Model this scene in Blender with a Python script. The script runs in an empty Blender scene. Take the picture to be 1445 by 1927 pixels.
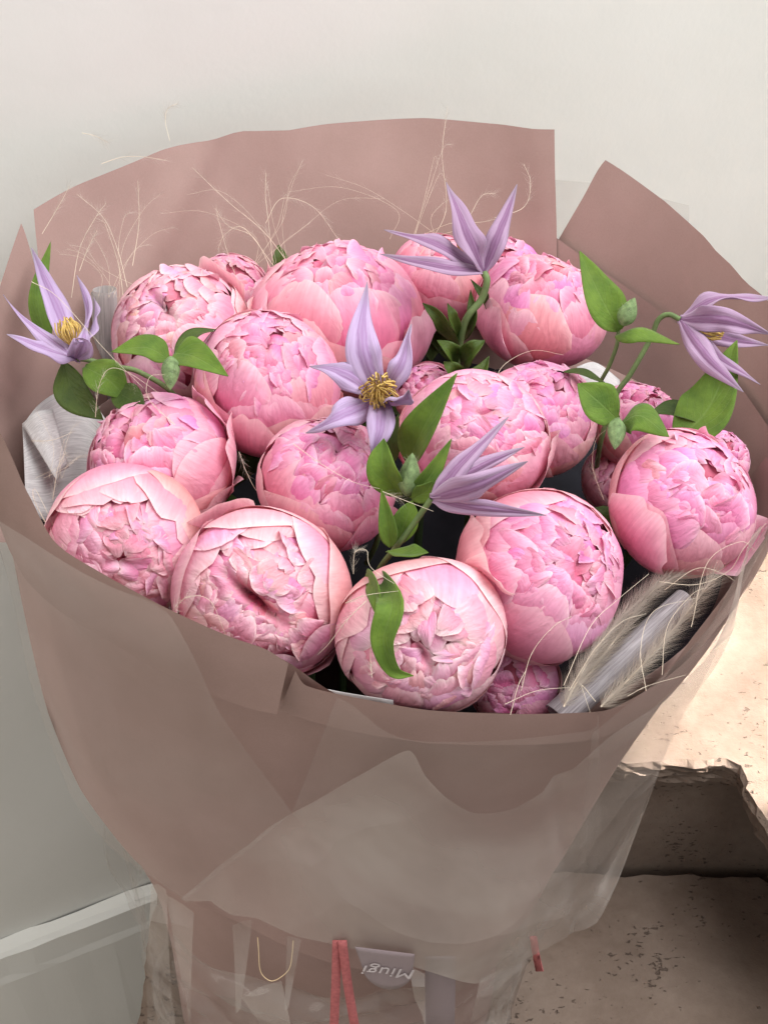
import bpy, math, random
import numpy as np
from mathutils import Vector, Matrix

scn = bpy.context.scene
COL = scn.collection
RNG = np.random.default_rng(11)

# ------------------------------------------------------------------ camera
FPX = 2950.0
PITCH = math.radians(42)
AX = np.array([1, 0, 0.0])
FWD = np.array([0, math.cos(PITCH), -math.sin(PITCH)])
UPV = np.array([0, math.sin(PITCH), math.cos(PITCH)])
def ray(px, py):
    px = np.asarray(px, float)[..., None]; py = np.asarray(py, float)[..., None]
    return FWD + AX * (px - 722.5) / FPX - UPV * (py - 963.5) / FPX
CAM = -ray(735, 880)
def pt(px, py, d): return CAM + ray(px, py) * d
def pz(px, py, z):
    r = ray(px, py); return CAM + r * ((z - CAM[2]) / r[..., 2])[..., None]
def py_(px, py, y):
    r = ray(px, py); return CAM + r * ((y - CAM[1]) / r[..., 1])[..., None]
cd = bpy.data.cameras.new('camera'); cam = bpy.data.objects.new('camera', cd); COL.objects.link(cam)
cam.location = CAM; cam.rotation_euler = (math.pi / 2 - PITCH, 0, 0)
cd.sensor_fit = 'VERTICAL'; cd.sensor_height = 24; cd.lens = FPX / 1927 * 24; cd.clip_end = 50; cd.clip_start = 0.01
scn.camera = cam

# ------------------------------------------------------------------ light
w = bpy.data.worlds.new('World'); scn.world = w; w.use_nodes = True
bg = w.node_tree.nodes['Background']; bg.inputs[0].default_value = (0.98, 0.99, 0.98, 1); bg.inputs[1].default_value = 0.60
def area(name, loc, target, sx, sy, power, col, spread=180):
    l = bpy.data.lights.new(name, 'AREA'); l.shape = 'RECTANGLE'; l.size = sx; l.size_y = sy
    l.energy = power; l.color = col; l.spread = math.radians(spread)
    o = bpy.data.objects.new(name, l); COL.objects.link(o); o.location = loc
    o.rotation_euler = (Vector(target) - Vector(loc)).to_track_quat('-Z', 'Y').to_euler(); return o
area('window_light', (1.15, -0.02, 2.15), (0, 0.05, 0), 2.2, 2.0, 108, (0.985, 0.99, 1.0))
area('left_fill_light', (-1.7, -0.55, 1.3), (-0.3, 0.25, -0.5), 1.4, 1.6, 30, (1.0, 0.95, 0.87))  # added fill lamp that brightens the left wall
sun_dir = np.array([-0.86, 0.0, -0.50]); sun_dir /= np.linalg.norm(sun_dir)
sun_t = np.array([0.44, 0.235, -0.31])
area('sunbeam_light', tuple(sun_t - sun_dir * 0.9), tuple(sun_t), 0.56, 0.28, 5.4, (1.0, 0.96, 0.90), 2.0)
scn.view_settings.view_transform = 'Standard'; scn.view_settings.look = 'None'
scn.view_settings.exposure = -0.08; scn.view_settings.gamma = 1.0
scn.cycles.max_bounces = 10; scn.cycles.transparent_max_bounces = 24; scn.cycles.use_denoising = True
scn.cycles.transmission_bounces = 8; scn.cycles.diffuse_bounces = 5

# ------------------------------------------------------------------ helpers
def link(o): COL.objects.link(o); return o
def tag(o, label=None, cat=None, group=None, kind=None):
    if label: o['label'] = label
    if cat: o['category'] = cat
    if group: o['group'] = group
    if kind: o['kind'] = kind
    return o
def thing(name, loc, label, cat, group=None):
    o = link(bpy.data.objects.new(name, None)); o.location = tuple(loc); o.empty_display_size = 0.01
    return tag(o, label, cat, group)
def mesh(name, v, f, mat, parent=None, uv=None, tint=None, smooth=True, origin=None):
    v = np.asarray(v, float)
    if parent is not None:
        p = parent; off = np.zeros(3)
        while p is not None: off = off + np.array(p.location); p = p.parent
        v = v - off
    elif origin is not None: v = v - np.asarray(origin)
    me = bpy.data.meshes.new(name)
    if isinstance(f, np.ndarray):
        n, k = f.shape
        me.vertices.add(len(v)); me.vertices.foreach_set('co', v.ravel().astype(np.float32))
        me.loops.add(n * k); me.loops.foreach_set('vertex_index', f.ravel().astype(np.int32))
        me.polygons.add(n); me.polygons.foreach_set('loop_start', np.arange(0, n * k, k, dtype=np.int32))
        me.polygons.foreach_set('loop_total', np.full(n, k, np.int32)); me.update(calc_edges=True)
    else:
        me.from_pydata([tuple(x) for x in v], [], f); me.update()
    li = np.zeros(len(me.loops), np.int32); me.loops.foreach_get('vertex_index', li)
    if uv is not None:
        l = me.uv_layers.new(name='UVMap'); l.data.foreach_set('uv', np.asarray(uv, np.float32)[li].ravel())
    if tint is not None:
        a = me.color_attributes.new('tint', 'FLOAT_COLOR', 'POINT')
        t = np.ones((len(v), 4), np.float32); t[:, :3] = tint; a.data.foreach_set('color', t.ravel())
    me.polygons.foreach_set('use_smooth', np.full(len(me.polygons), smooth))
    me.materials.append(mat)
    o = link(bpy.data.objects.new(name, me))
    if parent is not None: o.parent = parent
    elif origin is not None: o.location = tuple(origin)
    return o
def gridf(nu, nv):
    i, j = np.meshgrid(np.arange(nu - 1), np.arange(nv - 1), indexing='ij')
    a = (i * nv + j).ravel(); return np.stack([a, a + nv, a + nv + 1, a + 1], 1)
def solidify(o, t, off=0.0):
    m = o.modifiers.new('thickness', 'SOLIDIFY'); m.thickness = t; m.offset = off; return o
def spline(P, n):
    P = np.asarray(P, float)
    if len(P) == 2: return P[0] + (P[1] - P[0]) * np.linspace(0, 1, n)[:, None]
    Q = np.vstack([2 * P[0] - P[1], P, 2 * P[-1] - P[-2]]); out = []
    m = len(P) - 1
    for t in np.linspace(0, m, n):
        i = min(int(t), m - 1); s = t - i; a, b, c, d = Q[i:i + 4]
        out.append(0.5 * (2 * b + (c - a) * s + (2 * a - 5 * b + 4 * c - d) * s * s + (3 * b - a - 3 * c + d) * s ** 3))
    return np.array(out)
def tube(P, r, k=6, n=None, cap=True):
    C = spline(P, n or 4 * len(P)) if n != 0 else np.asarray(P, float)
    n = len(C); R = np.interp(np.linspace(0, 1, n), np.linspace(0, 1, len(np.atleast_1d(r))), np.atleast_1d(r)) if np.ndim(r) else np.full(n, r)
    T = np.gradient(C, axis=0); T /= np.linalg.norm(T, axis=1)[:, None] + 1e-12
    up = np.array([0.3, 0.2, 0.93]);
    if abs(T.mean(0) @ up) > 0.9 * np.linalg.norm(T.mean(0)): up = np.array([1, 0.1, 0.0])
    A = np.cross(T, up); A /= np.linalg.norm(A, axis=1)[:, None] + 1e-12; B = np.cross(T, A)
    an = np.linspace(0, 2 * np.pi, k, endpoint=False)
    V = C[:, None] + R[:, None, None] * (A[:, None] * np.cos(an)[None, :, None] + B[:, None] * np.sin(an)[None, :, None])
    i, j = np.meshgrid(np.arange(n - 1), np.arange(k), indexing='ij'); i = i.ravel(); j = j.ravel(); j2 = (j + 1) % k
    Fq = np.stack([i * k + j, i * k + j2, (i + 1) * k + j2, (i + 1) * k + j], 1)
    uv = np.stack(np.meshgrid(np.linspace(0, 1, n), np.arange(k) / k, indexing='ij'), -1).reshape(-1, 2)
    return V.reshape(-1, 3), Fq, uv
def waves(x, y, n, f0, f1, rng):
    o = np.zeros(np.broadcast(x, y).shape)
    for _ in range(n):
        f = rng.uniform(f0, f1); a = rng.uniform(0, 2 * np.pi)
        o = o + np.sin(f * (math.cos(a) * x + math.sin(a) * y) + rng.uniform(0, 6.28)) / f * f0
    return o / math.sqrt(n)

# ------------------------------------------------------------------ materials
def nt(name):
    m = bpy.data.materials.new(name); m.use_nodes = True; t = m.node_tree; t.nodes.clear()
    out = t.nodes.new('ShaderNodeOutputMaterial'); return m, t, out
def N(t, typ, **kw):
    n = t.nodes.new(typ)
    for k, v in kw.items():
        if k in n.inputs.keys(): n.inputs[k].default_value = v
        else: setattr(n, k, v)
    return n
def noise(t, scale, detail=4, rough=0.55, vec=None, dist=0.0):
    n = N(t, 'ShaderNodeTexNoise'); n.inputs['Scale'].default_value = scale; n.inputs['Detail'].default_value = detail
    n.inputs['Roughness'].default_value = rough; n.inputs['Distortion'].default_value = dist
    if vec is not None: t.links.new(vec, n.inputs['Vector'])
    return n
def ramp(t, src, stops):
    r = N(t, 'ShaderNodeValToRGB'); e = r.color_ramp.elements
    while len(e) > 1: e.remove(e[-1])
    e[0].position = stops[0][0]; e[0].color = (*stops[0][1], 1)
    for p, c in stops[1:]: x = e.new(p); x.color = (*c, 1)
    t.links.new(src, r.inputs[0]); return r
def mixc(t, fac, a, b, mode='MIX'):
    m = N(t, 'ShaderNodeMix', data_type='RGBA', blend_type=mode)
    for s, i in ((fac, 0), (a, 6), (b, 7)):
        if isinstance(s, (int, float)): m.inputs[i].default_value = s
        elif isinstance(s, tuple): m.inputs[i].default_value = (*s, 1)
        else: t.links.new(s, m.inputs[i])
    return m.outputs[2]
def bump(t, h, strength, dist, nrm=None):
    b = N(t, 'ShaderNodeBump'); b.inputs['Strength'].default_value = strength; b.inputs['Distance'].default_value = dist
    t.links.new(h, b.inputs['Height'])
    if nrm is not None: t.links.new(nrm, b.inputs['Normal'])
    return b.outputs[0]
def objco(t):
    g = N(t, 'ShaderNodeNewGeometry'); return g.outputs['Position']
def leafy(name, colour_fn, rough=0.5, trans=0.25, spec=0.3, sheen=0.0):
    m, t, out = nt(name)
    c, nrm = colour_fn(t)
    p = N(t, 'ShaderNodeBsdfPrincipled'); p.inputs['Roughness'].default_value = rough
    p.inputs['Specular IOR Level'].default_value = spec; p.inputs['Sheen Weight'].default_value = sheen
    t.links.new(c, p.inputs['Base Color'])
    tr = N(t, 'ShaderNodeBsdfTranslucent'); t.links.new(c, tr.inputs[0])
    if nrm is not None: t.links.new(nrm, p.inputs['Normal'])
    mx = N(t, 'ShaderNodeMixShader'); mx.inputs[0].default_value = trans
    t.links.new(p.outputs[0], mx.inputs[1]); t.links.new(tr.outputs[0], mx.inputs[2]); t.links.new(mx.outputs[0], out.inputs[0])
    return m
def uvn(t, sx, sy, scale, detail=3, rough=0.5, dist=0.0):
    u = N(t, 'ShaderNodeUVMap'); mp = N(t, 'ShaderNodeMapping'); mp.inputs['Scale'].default_value = (sx, sy, 1)
    oi = N(t, 'ShaderNodeObjectInfo'); cx = N(t, 'ShaderNodeCombineXYZ'); mu = N(t, 'ShaderNodeMath', operation='MULTIPLY'); mu.inputs[1].default_value = 50
    t.links.new(oi.outputs['Random'], mu.inputs[0]); t.links.new(mu.outputs[0], cx.inputs[2]); t.links.new(cx.outputs[0], mp.inputs['Location'])
    t.links.new(u.outputs[0], mp.inputs[0]); return noise(t, scale, detail, rough, mp.outputs[0], dist)
def petal_col(t):
    a = N(t, 'ShaderNodeVertexColor', layer_name='tint')
    n1 = noise(t, 110, 4, 0.6, objco(t)); v = uvn(t, 16, 1.3, 1.6, 4, 0.6, 0.4)
    c = mixc(t, 0.35, a.outputs[0], ramp(t, n1.outputs[0], [(0.3, (0.80, 0.66, 0.70)), (0.7, (1.12, 1.16, 1.12))]).outputs[0], 'MULTIPLY')
    c = mixc(t, 0.45, c, ramp(t, v.outputs[0], [(0.32, (0.84, 0.70, 0.74)), (0.68, (1.10, 1.12, 1.10))]).outputs[0], 'MULTIPLY')
    br = noise(t, 75, 5, 0.7, objco(t)); fac = ramp(t, br.outputs[0], [(0.68, (0, 0, 0)), (0.78, (0.6, 0.6, 0.6))])
    c = mixc(t, fac.outputs[0], c, (0.42, 0.22, 0.13))
    cr = uvn(t, 3.0, 1.4, 2.0, 3, 0.5, 1.2)
    b1 = bump(t, v.outputs[0], 0.22, 0.001); return c, bump(t, cr.outputs[0], 0.42, 0.003, b1)
M_PETAL = leafy('petal_pink', petal_col, 0.62, 0.26, 0.22, 0.15)
def green_col(dark):
    def fn(t):
        u = N(t, 'ShaderNodeUVMap'); s = N(t, 'ShaderNodeSeparateXYZ'); t.links.new(u.outputs[0], s.inputs[0])
        d = N(t, 'ShaderNodeMath', operation='ABSOLUTE'); sb = N(t, 'ShaderNodeMath', operation='SUBTRACT'); sb.inputs[1].default_value = 0.5
        t.links.new(s.outputs[0], sb.inputs[0]); t.links.new(sb.outputs[0], d.inputs[0])
        # side veins: periodic in v - 0.7*|u|
        mm = N(t, 'ShaderNodeMath', operation='MULTIPLY_ADD'); mm.inputs[1].default_value = -1.1; t.links.new(d.outputs[0], mm.inputs[0]); t.links.new(s.outputs[1], mm.inputs[2])
        sn = N(t, 'ShaderNodeMath', operation='PINGPONG'); sn.inputs[1].default_value = 0.085; t.links.new(mm.outputs[0], sn.inputs[0])
        side = ramp(t, sn.outputs[0], [(0.0, (0.8, 0.8, 0.8)), (0.012, (0, 0, 0))])
        mid = ramp(t, d.outputs[0], [(0.0, (1, 1, 1)), (0.035, (0, 0, 0))])
        vein = N(t, 'ShaderNodeMath', operation='MAXIMUM'); t.links.new(side.outputs[0], vein.inputs[0]); t.links.new(mid.outputs[0], vein.inputs[1])
        n1 = noise(t, 60, 4, 0.6, objco(t))
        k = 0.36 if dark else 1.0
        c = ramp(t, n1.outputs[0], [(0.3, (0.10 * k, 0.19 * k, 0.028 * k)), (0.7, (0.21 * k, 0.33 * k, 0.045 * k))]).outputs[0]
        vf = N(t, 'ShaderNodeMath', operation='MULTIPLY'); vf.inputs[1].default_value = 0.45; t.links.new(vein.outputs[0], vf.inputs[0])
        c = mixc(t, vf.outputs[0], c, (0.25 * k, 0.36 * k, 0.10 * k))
        iv_ = N(t, 'ShaderNodeMath', operation='MULTIPLY_ADD'); iv_.inputs[1].default_value = -0.5; t.links.new(vein.outputs[0], iv_.inputs[0]); fn_ = noise(t, 420, 4, 0.65, objco(t)); t.links.new(fn_.outputs[0], iv_.inputs[2])
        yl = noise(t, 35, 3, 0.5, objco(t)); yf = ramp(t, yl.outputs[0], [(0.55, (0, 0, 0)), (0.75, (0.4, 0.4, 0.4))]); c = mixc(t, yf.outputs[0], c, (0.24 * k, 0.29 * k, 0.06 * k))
        return c, bump(t, iv_.outputs[0], 0.5, 0.0012)
    return fn
M_LEAF = leafy('leaf_green', green_col(False), 0.6, 0.4, 0.22, 0.15)
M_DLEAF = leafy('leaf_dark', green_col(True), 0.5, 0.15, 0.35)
def sepal_col(t, A_=(0.54, 0.41, 0.61), B_=(0.45, 0.31, 0.51), D_=(0.38, 0.23, 0.42)):
    u = N(t, 'ShaderNodeUVMap'); s = N(t, 'ShaderNodeSeparateXYZ'); t.links.new(u.outputs[0], s.inputs[0])
    dn = uvn(t, 3, 4, 1.5, 3, 0.6); ds = N(t, 'ShaderNodeMath', operation='MULTIPLY_ADD'); ds.inputs[1].default_value = 0.16; t.links.new(dn.outputs[0], ds.inputs[0]); da = N(t, 'ShaderNodeMath', operation='ADD'); da.inputs[1].default_value = -0.08; t.links.new(s.outputs[0], ds.inputs[2]); t.links.new(ds.outputs[0], da.inputs[0])
    r = ramp(t, da.outputs[0], [(0.0, A_), (0.28, A_), (0.37, D_), (0.42, B_), (0.5, D_), (0.58, B_), (0.63, D_), (0.72, A_), (1, A_)])
    v = uvn(t, 12, 1.5, 2.0, 4, 0.6)
    c = mixc(t, 0.5, r.outputs[0], ramp(t, v.outputs[0], [(0.3, (0.75, 0.68, 0.78)), (0.7, (1.2, 1.2, 1.2))]).outputs[0], 'MULTIPLY')
    tipm = ramp(t, s.outputs[1], [(0.8, (0, 0, 0)), (1.0, (0.7, 0.7, 0.7))])
    c = mixc(t, tipm.outputs[0], c, (0.30, 0.26, 0.30))
    return c, bump(t, v.outputs[0], 0.4, 0.001)
M_SEPAL = leafy('sepal_lilac', sepal_col, 0.6, 0.25, 0.2, 0.2)
M_SEPALB = leafy('sepal_mauve', lambda t: sepal_col(t, (0.47, 0.32, 0.46), (0.35, 0.20, 0.34), (0.27, 0.13, 0.25)), 0.62, 0.25, 0.2, 0.2)
def plain(name, col, rough=0.6, spec=0.3, var=0.25, scale=80, metal=0.0):
    m, t, out = nt(name); p = N(t, 'ShaderNodeBsdfPrincipled'); p.inputs['Roughness'].default_value = rough; p.inputs['Specular IOR Level'].default_value = spec
    p.inputs['Metallic'].default_value = metal
    n = noise(t, scale, 4, 0.6, objco(t))
    c = ramp(t, n.outputs[0], [(0.3, tuple(x * (1 - var) for x in col)), (0.7, tuple(min(1, x * (1 + var)) for x in col))])
    t.links.new(c.outputs[0], p.inputs[0]); t.links.new(bump(t, n.outputs[0], 0.2, 0.001), p.inputs['Normal']); t.links.new(p.outputs[0], out.inputs[0]); return m
M_STEM = plain('stem_green', (0.13, 0.19, 0.07)); M_PSTEM = plain('stem_dark', (0.05, 0.08, 0.03))
M_BUD = plain('bud_green', (0.16, 0.23, 0.10), 0.7, 0.2, 0.4, 300)
M_STAMEN = plain('stamen_gold', (0.58, 0.40, 0.12), 0.6, 0.2, 0.35, 300)
M_AWN = plain('awn_straw', (0.74, 0.63, 0.49), 0.5, 0.3, 0.15)
M_FUZZ = plain('fuzz_pale', (0.58, 0.51, 0.44), 0.8, 0.1, 0.15)
M_GOLD = plain('loop_gold', (0.80, 0.60, 0.36), 0.35, 0.5, 0.1)
M_CORD = plain('cord_rose', (0.42, 0.13, 0.13), 0.9, 0.1, 0.2, 400)
def paper_mat():
    m, t, out = nt('kraft_paper_rose'); pos = objco(t)
    n = noise(t, 28, 5, 0.62, pos); f = noise(t, 900, 3, 0.7, pos); mo = noise(t, 7, 3, 0.5, pos)
    b0 = None; c = ramp(t, n.outputs[0], [(0.3, (0.318, 0.210, 0.184)), (0.7, (0.350, 0.232, 0.206))]).outputs[0]
    c = mixc(t, 0.35, c, ramp(t, f.outputs[0], [(0.3, (0.85, 0.83, 0.82)), (0.7, (1.1, 1.1, 1.1))]).outputs[0], 'MULTIPLY')
    p = N(t, 'ShaderNodeBsdfPrincipled'); p.inputs['Roughness'].default_value = 0.62; p.inputs['Specular IOR Level'].default_value = 0.3
    t.links.new(c, p.inputs[0]); b = bump(t, mo.outputs[0], 0.10, 0.01); t.links.new(bump(t, f.outputs[0], 0.12, 0.0006, b), p.inputs['Normal'])
    tr = N(t, 'ShaderNodeBsdfTranslucent'); t.links.new(c, tr.inputs[0]); mx = N(t, 'ShaderNodeMixShader'); mx.inputs[0].default_value = 0.06
    t.links.new(p.outputs[0], mx.inputs[1]); t.links.new(tr.outputs[0], mx.inputs[2]); t.links.new(mx.outputs[0], out.inputs[0]); return m
M_PAPER = paper_mat()
def film_mat(name, opac, col, rough, spec=0.5, var=0.25, crumple=0.5, cs=11):
    m, t, out = nt(name); pos = objco(t); n = noise(t, 6, 4, 0.55, pos, 0.6)
    vd = noise(t, 7, 2, 0.5, pos); av = N(t, 'ShaderNodeVectorMath', operation='MULTIPLY_ADD'); av.inputs[1].default_value = (0.12, 0.12, 0.12); t.links.new(vd.outputs[1], av.inputs[0]); t.links.new(pos, av.inputs[2])
    vo = N(t, 'ShaderNodeTexVoronoi', feature='F1'); vo.inputs['Scale'].default_value = cs; t.links.new(av.outputs[0], vo.inputs['Vector'])
    d = N(t, 'ShaderNodeBsdfPrincipled'); d.inputs['Base Color'].default_value = (*col, 1); d.inputs['Roughness'].default_value = rough; d.inputs['Specular IOR Level'].default_value = spec
    bm = bump(t, n.outputs[0], 0.3, 0.01); t.links.new(bump(t, vo.outputs['Distance'], crumple, 0.02, bm), d.inputs['Normal'])
    tl = N(t, 'ShaderNodeBsdfTranslucent'); tl.inputs[0].default_value = (*col, 1)
    a = N(t, 'ShaderNodeMixShader'); a.inputs[0].default_value = 0.3; t.links.new(d.outputs[0], a.inputs[1]); t.links.new(tl.outputs[0], a.inputs[2])
    tp = N(t, 'ShaderNodeBsdfTransparent'); mx = N(t, 'ShaderNodeMixShader')
    o = ramp(t, n.outputs[0], [(0.32, (opac * (1 - var),) * 3), (0.68, (min(0.95, opac * (1 + var)),) * 3)]); t.links.new(o.outputs[0], mx.inputs[0])
    t.links.new(tp.outputs[0], mx.inputs[1]); t.links.new(a.outputs[0], mx.inputs[2]); t.links.new(mx.outputs[0], out.inputs[0]); return m
M_FILM = film_mat('frosted_film', 0.22, (0.48, 0.42, 0.38), 0.26, 0.8, 0.45, 0.35, 8)
M_FILM2 = film_mat('frosted_film_milky', 0.42, (0.60, 0.53, 0.48), 0.24, 0.8, 0.6, 0.5, 9); M_CLEAR = film_mat('clear_film', 0.27, (0.46, 0.41, 0.37), 0.09, 1.0, 0.6, 1.0, 26)
def tissue_mat(nm, lo, hi):
    m, t, out = nt(nm); v = uvn(t, 2.0, 40, 2.0, 5, 0.65, 0.3)
    c = ramp(t, v.outputs[0], [(0.3, lo), (0.65, hi)]).outputs[0]
    p = N(t, 'ShaderNodeBsdfPrincipled'); p.inputs['Roughness'].default_value = 0.75; p.inputs['Specular IOR Level'].default_value = 0.2; t.links.new(c, p.inputs[0])
    t.links.new(bump(t, v.outputs[0], 0.4, 0.001), p.inputs['Normal'])
    tr = N(t, 'ShaderNodeBsdfTranslucent'); t.links.new(c, tr.inputs[0]); mx = N(t, 'ShaderNodeMixShader'); mx.inputs[0].default_value = 0.25
    t.links.new(p.outputs[0], mx.inputs[1]); t.links.new(tr.outputs[0], mx.inputs[2]); t.links.new(mx.outputs[0], out.inputs[0]); return m
M_TISSUE = tissue_mat('fibre_tissue', (0.46, 0.44, 0.44), (0.74, 0.72, 0.71)); M_ROLL = tissue_mat('fibre_tissue_grey', (0.20, 0.17, 0.18), (0.55, 0.51, 0.53))
def ribbon_mat():
    m, t, out = nt('ribbon_lilac'); u = N(t, 'ShaderNodeUVMap'); wv = N(t, 'ShaderNodeTexWave'); wv.inputs['Scale'].default_value = 26; wv.inputs['Distortion'].default_value = 0.2; wv.bands_direction = 'Y'
    t.links.new(u.outputs[0], wv.inputs[0]); p = N(t, 'ShaderNodeBsdfPrincipled'); p.inputs['Roughness'].default_value = 0.45
    c = ramp(t, wv.outputs[0], [(0, (0.24, 0.18, 0.185)), (1, (0.33, 0.26, 0.27))]); t.links.new(c.outputs[0], p.inputs[0])
    t.links.new(bump(t, wv.outputs[0], 0.5, 0.0006), p.inputs['Normal']); t.links.new(p.outputs[0], out.inputs[0]); return m
M_RIBBON = ribbon_mat()
M_INK = plain('ink_pale', (0.50, 0.44, 0.44), 0.5)
def wall_mat():
    m, t, out = nt('painted_plaster'); pos = objco(t); n = noise(t, 5, 4, 0.5, pos); f = noise(t, 160, 3, 0.6, pos)
    c = ramp(t, n.outputs[0], [(0.3, (0.735, 0.728, 0.685)), (0.7, (0.775, 0.768, 0.73))]).outputs[0]
    ch = noise(t, 26, 2, 0.4, pos); fac = ramp(t, ch.outputs[0], [(0.165, (1, 1, 1)), (0.175, (0, 0, 0))])
    c = mixc(t, fac.outputs[0], c, (0.45, 0.38, 0.30))
    p = N(t, 'ShaderNodeBsdfPrincipled'); p.inputs['Roughness'].default_value = 0.65; t.links.new(c, p.inputs[0])
    b = bump(t, n.outputs[0], 0.12, 0.02); t.links.new(bump(t, f.outputs[0], 0.12, 0.0012, b), p.inputs['Normal']); t.links.new(p.outputs[0], out.inputs[0]); return m
M_WALL = wall_mat()
def stone_mat():
    m, t, out = nt('travertine'); pos = objco(t)
    n = noise(t, 9, 6, 0.6, pos, 0.4); f = noise(t, 70, 5, 0.7, pos)
    c = ramp(t, n.outputs[0], [(0.3, (0.135, 0.095, 0.072)), (0.5, (0.180, 0.132, 0.103)), (0.7, (0.225, 0.172, 0.138))]).outputs[0]
    c = mixc(t, 0.5, c, ramp(t, f.outputs[0], [(0.3, (0.78, 0.75, 0.7)), (0.65, (1.08, 1.08, 1.08))]).outputs[0], 'MULTIPLY')
    mp = N(t, 'ShaderNodeMapping'); mp.inputs['Scale'].default_value = (1.0, 1.8, 2.2); t.links.new(pos, mp.inputs[0])
    p1 = noise(t, 150, 3, 0.6, mp.outputs[0], 0.25); p2 = noise(t, 14, 2, 0.5, pos)
    ad = N(t, 'ShaderNodeMath', operation='MULTIPLY_ADD'); ad.inputs[1].default_value = 0.35; t.links.new(p2.outputs[0], ad.inputs[0]); t.links.new(p1.outputs[0], ad.inputs[2])
    pit = ramp(t, ad.outputs[0], [(0.83, (0, 0, 0)), (0.87, (0.8, 0.8, 0.8))])
    c = mixc(t, pit.outputs[0], c, (0.075, 0.050, 0.038))
    p = N(t, 'ShaderNodeBsdfPrincipled'); p.inputs['Roughness'].default_value = 0.7; p.inputs['Specular IOR Level'].default_value = 0.25; t.links.new(c, p.inputs[0])
    iv = N(t, 'ShaderNodeMath', operation='SUBTRACT'); iv.inputs[0].default_value = 1; t.links.new(pit.outputs[0], iv.inputs[1])
    b = bump(t, f.outputs[0], 0.35, 0.003); t.links.new(bump(t, iv.outputs[0], 0.8, 0.003, b), p.inputs['Normal']); t.links.new(p.outputs[0], out.inputs[0]); return m
M_STONE = stone_mat()
M_FLOOR = plain('floor_beige', (0.45, 0.38, 0.30))

# ------------------------------------------------------------------ wall, floor
BZ = -0.80
A0 = pz(0, 1770, BZ); A1 = pz(275, 1665, BZ)
wd = (A1 - A0); wd /= np.linalg.norm(wd); wn = np.array([wd[1], -wd[0], 0.0])      # normal towards camera
def wallpt(s, out, z): return np.array([*(A0 + wd * s + wn * out)[:2], z])
def wall_sheet(name, prof, s0, s1, ns, mat, rough=0.0):
    S = np.linspace(s0, s1, ns); V = []
    for s in S:
        for (o, z) in prof:
            V.append(wallpt(s, o + RNG.normal(0, rough), z + RNG.normal(0, rough)))
    return mesh(name, V, gridf(ns, len(prof)), mat, smooth=False)
o = wall_sheet('wall', [(0.0, -1.3), (0.0, 1.6)], -1.5, 3.0, 2, M_WALL); tag(o, kind='structure')
bb = wall_sheet('baseboard', [(0.001, BZ + 0.002), (0.014, BZ), (0.020, BZ - 0.004), (0.022, BZ - 0.035), (0.024, BZ - 0.045), (0.026, -1.25)], -1.5, 3.0, 160, M_WALL, 0.0006); tag(bb, kind='structure')
fl = mesh('floor', [(-3, -3, -1.24), (4, -3, -1.24), (4, 3, -1.24), (-3, 3, -1.24)], [(0, 1, 2, 3)], M_FLOOR); tag(fl, kind='structure')

# ------------------------------------------------------------------ stone bench
GZ = -0.45           # top of the low block
def rough_prism(name, poly, z0, z1, mat, parent, rough=0.004, step=0.008, rows=6, bevel=0.006, undercut=0.0):
    poly = np.asarray(poly, float)[:, :2]; pts = []
    for i in range(len(poly)):
        a, b = poly[i], poly[(i + 1) % len(poly)]; n = max(1, int(np.linalg.norm(b - a) / step))
        for k in range(n): pts.append(a + (b - a) * k / n)
    P = np.array(pts); n = len(P)
    nx = np.roll(P, -1, 0) - np.roll(P, 1, 0); nrm = np.stack([nx[:, 1], -nx[:, 0]], 1); nrm /= np.linalg.norm(nrm, axis=1)[:, None] + 1e-9
    s = np.arange(n) * step
    def nz(sc, seed):
        r = np.random.default_rng(seed); return sum(np.sin(s * f + r.uniform(0, 6.3)) * g for f, g in ((60 * sc, 0.5), (140 * sc, 0.35), (310 * sc, 0.25), (610 * sc, 0.18)))
    rows_v = []
    zs = np.linspace(z1, z0, rows)
    for k, z in enumerate(zs):
        off = nz(1, 5) * rough * 0.55 + nz(1.3, 20 + k) * rough * 0.9 - (k / (rows - 1)) * undercut
        if k == 0: off = off - bevel
        rows_v.append(np.column_stack([P + nrm * off[:, None], np.full(n, z) + (nz(0.8, 50 + k) * rough * 0.25 if 0 < k < rows - 1 else 0)]))
    V = np.vstack(rows_v); Fs = []
    for k in range(rows - 1):
        for i in range(n): j = (i + 1) % n; Fs.append((k * n + i, (k + 1) * n + i, (k + 1) * n + j, k * n + j))
    if rough < 0.0025:
        Fs.append(tuple(range(n))); Fs.append(tuple(range(rows * n - 1, (rows - 1) * n - 1, -1))); return mesh(name, V, Fs, mat, parent, smooth=False)
    from mathutils.geometry import delaunay_2d_cdt
    loop = [Vector(V[i][:2]) for i in range(n)]; area2 = sum(loop[i].x * loop[(i + 1) % n].y - loop[(i + 1) % n].x * loop[i].y for i in range(n))
    cv, ce, cf, _, _, _ = delaunay_2d_cdt(loop, [], [list(range(n)) if area2 > 0 else list(range(n))[::-1]], 1, 1e-6)
    k0 = len(V); V = np.vstack([V, [(q.x, q.y, z1) for q in cv]]); Fs += [tuple(k0 + i for i in f) for f in cf]
    Fs.append(tuple(range(rows * n - 1, (rows - 1) * n - 1, -1)))
    o = mesh(name, V, Fs, mat, parent, smooth=False); return o
pb = thing('stone_block', (0.05, -0.2, -1.24), 'low travertine block that the bouquet stands on, pitted and rough edged', 'stone block')
Lb = pz(292, 1640, GZ); Lf = pz(252, 1935, GZ); Rb = pz(1438, 1646, GZ)
Lf2 = Lf + (Lf - Lb) * 0.6
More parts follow.
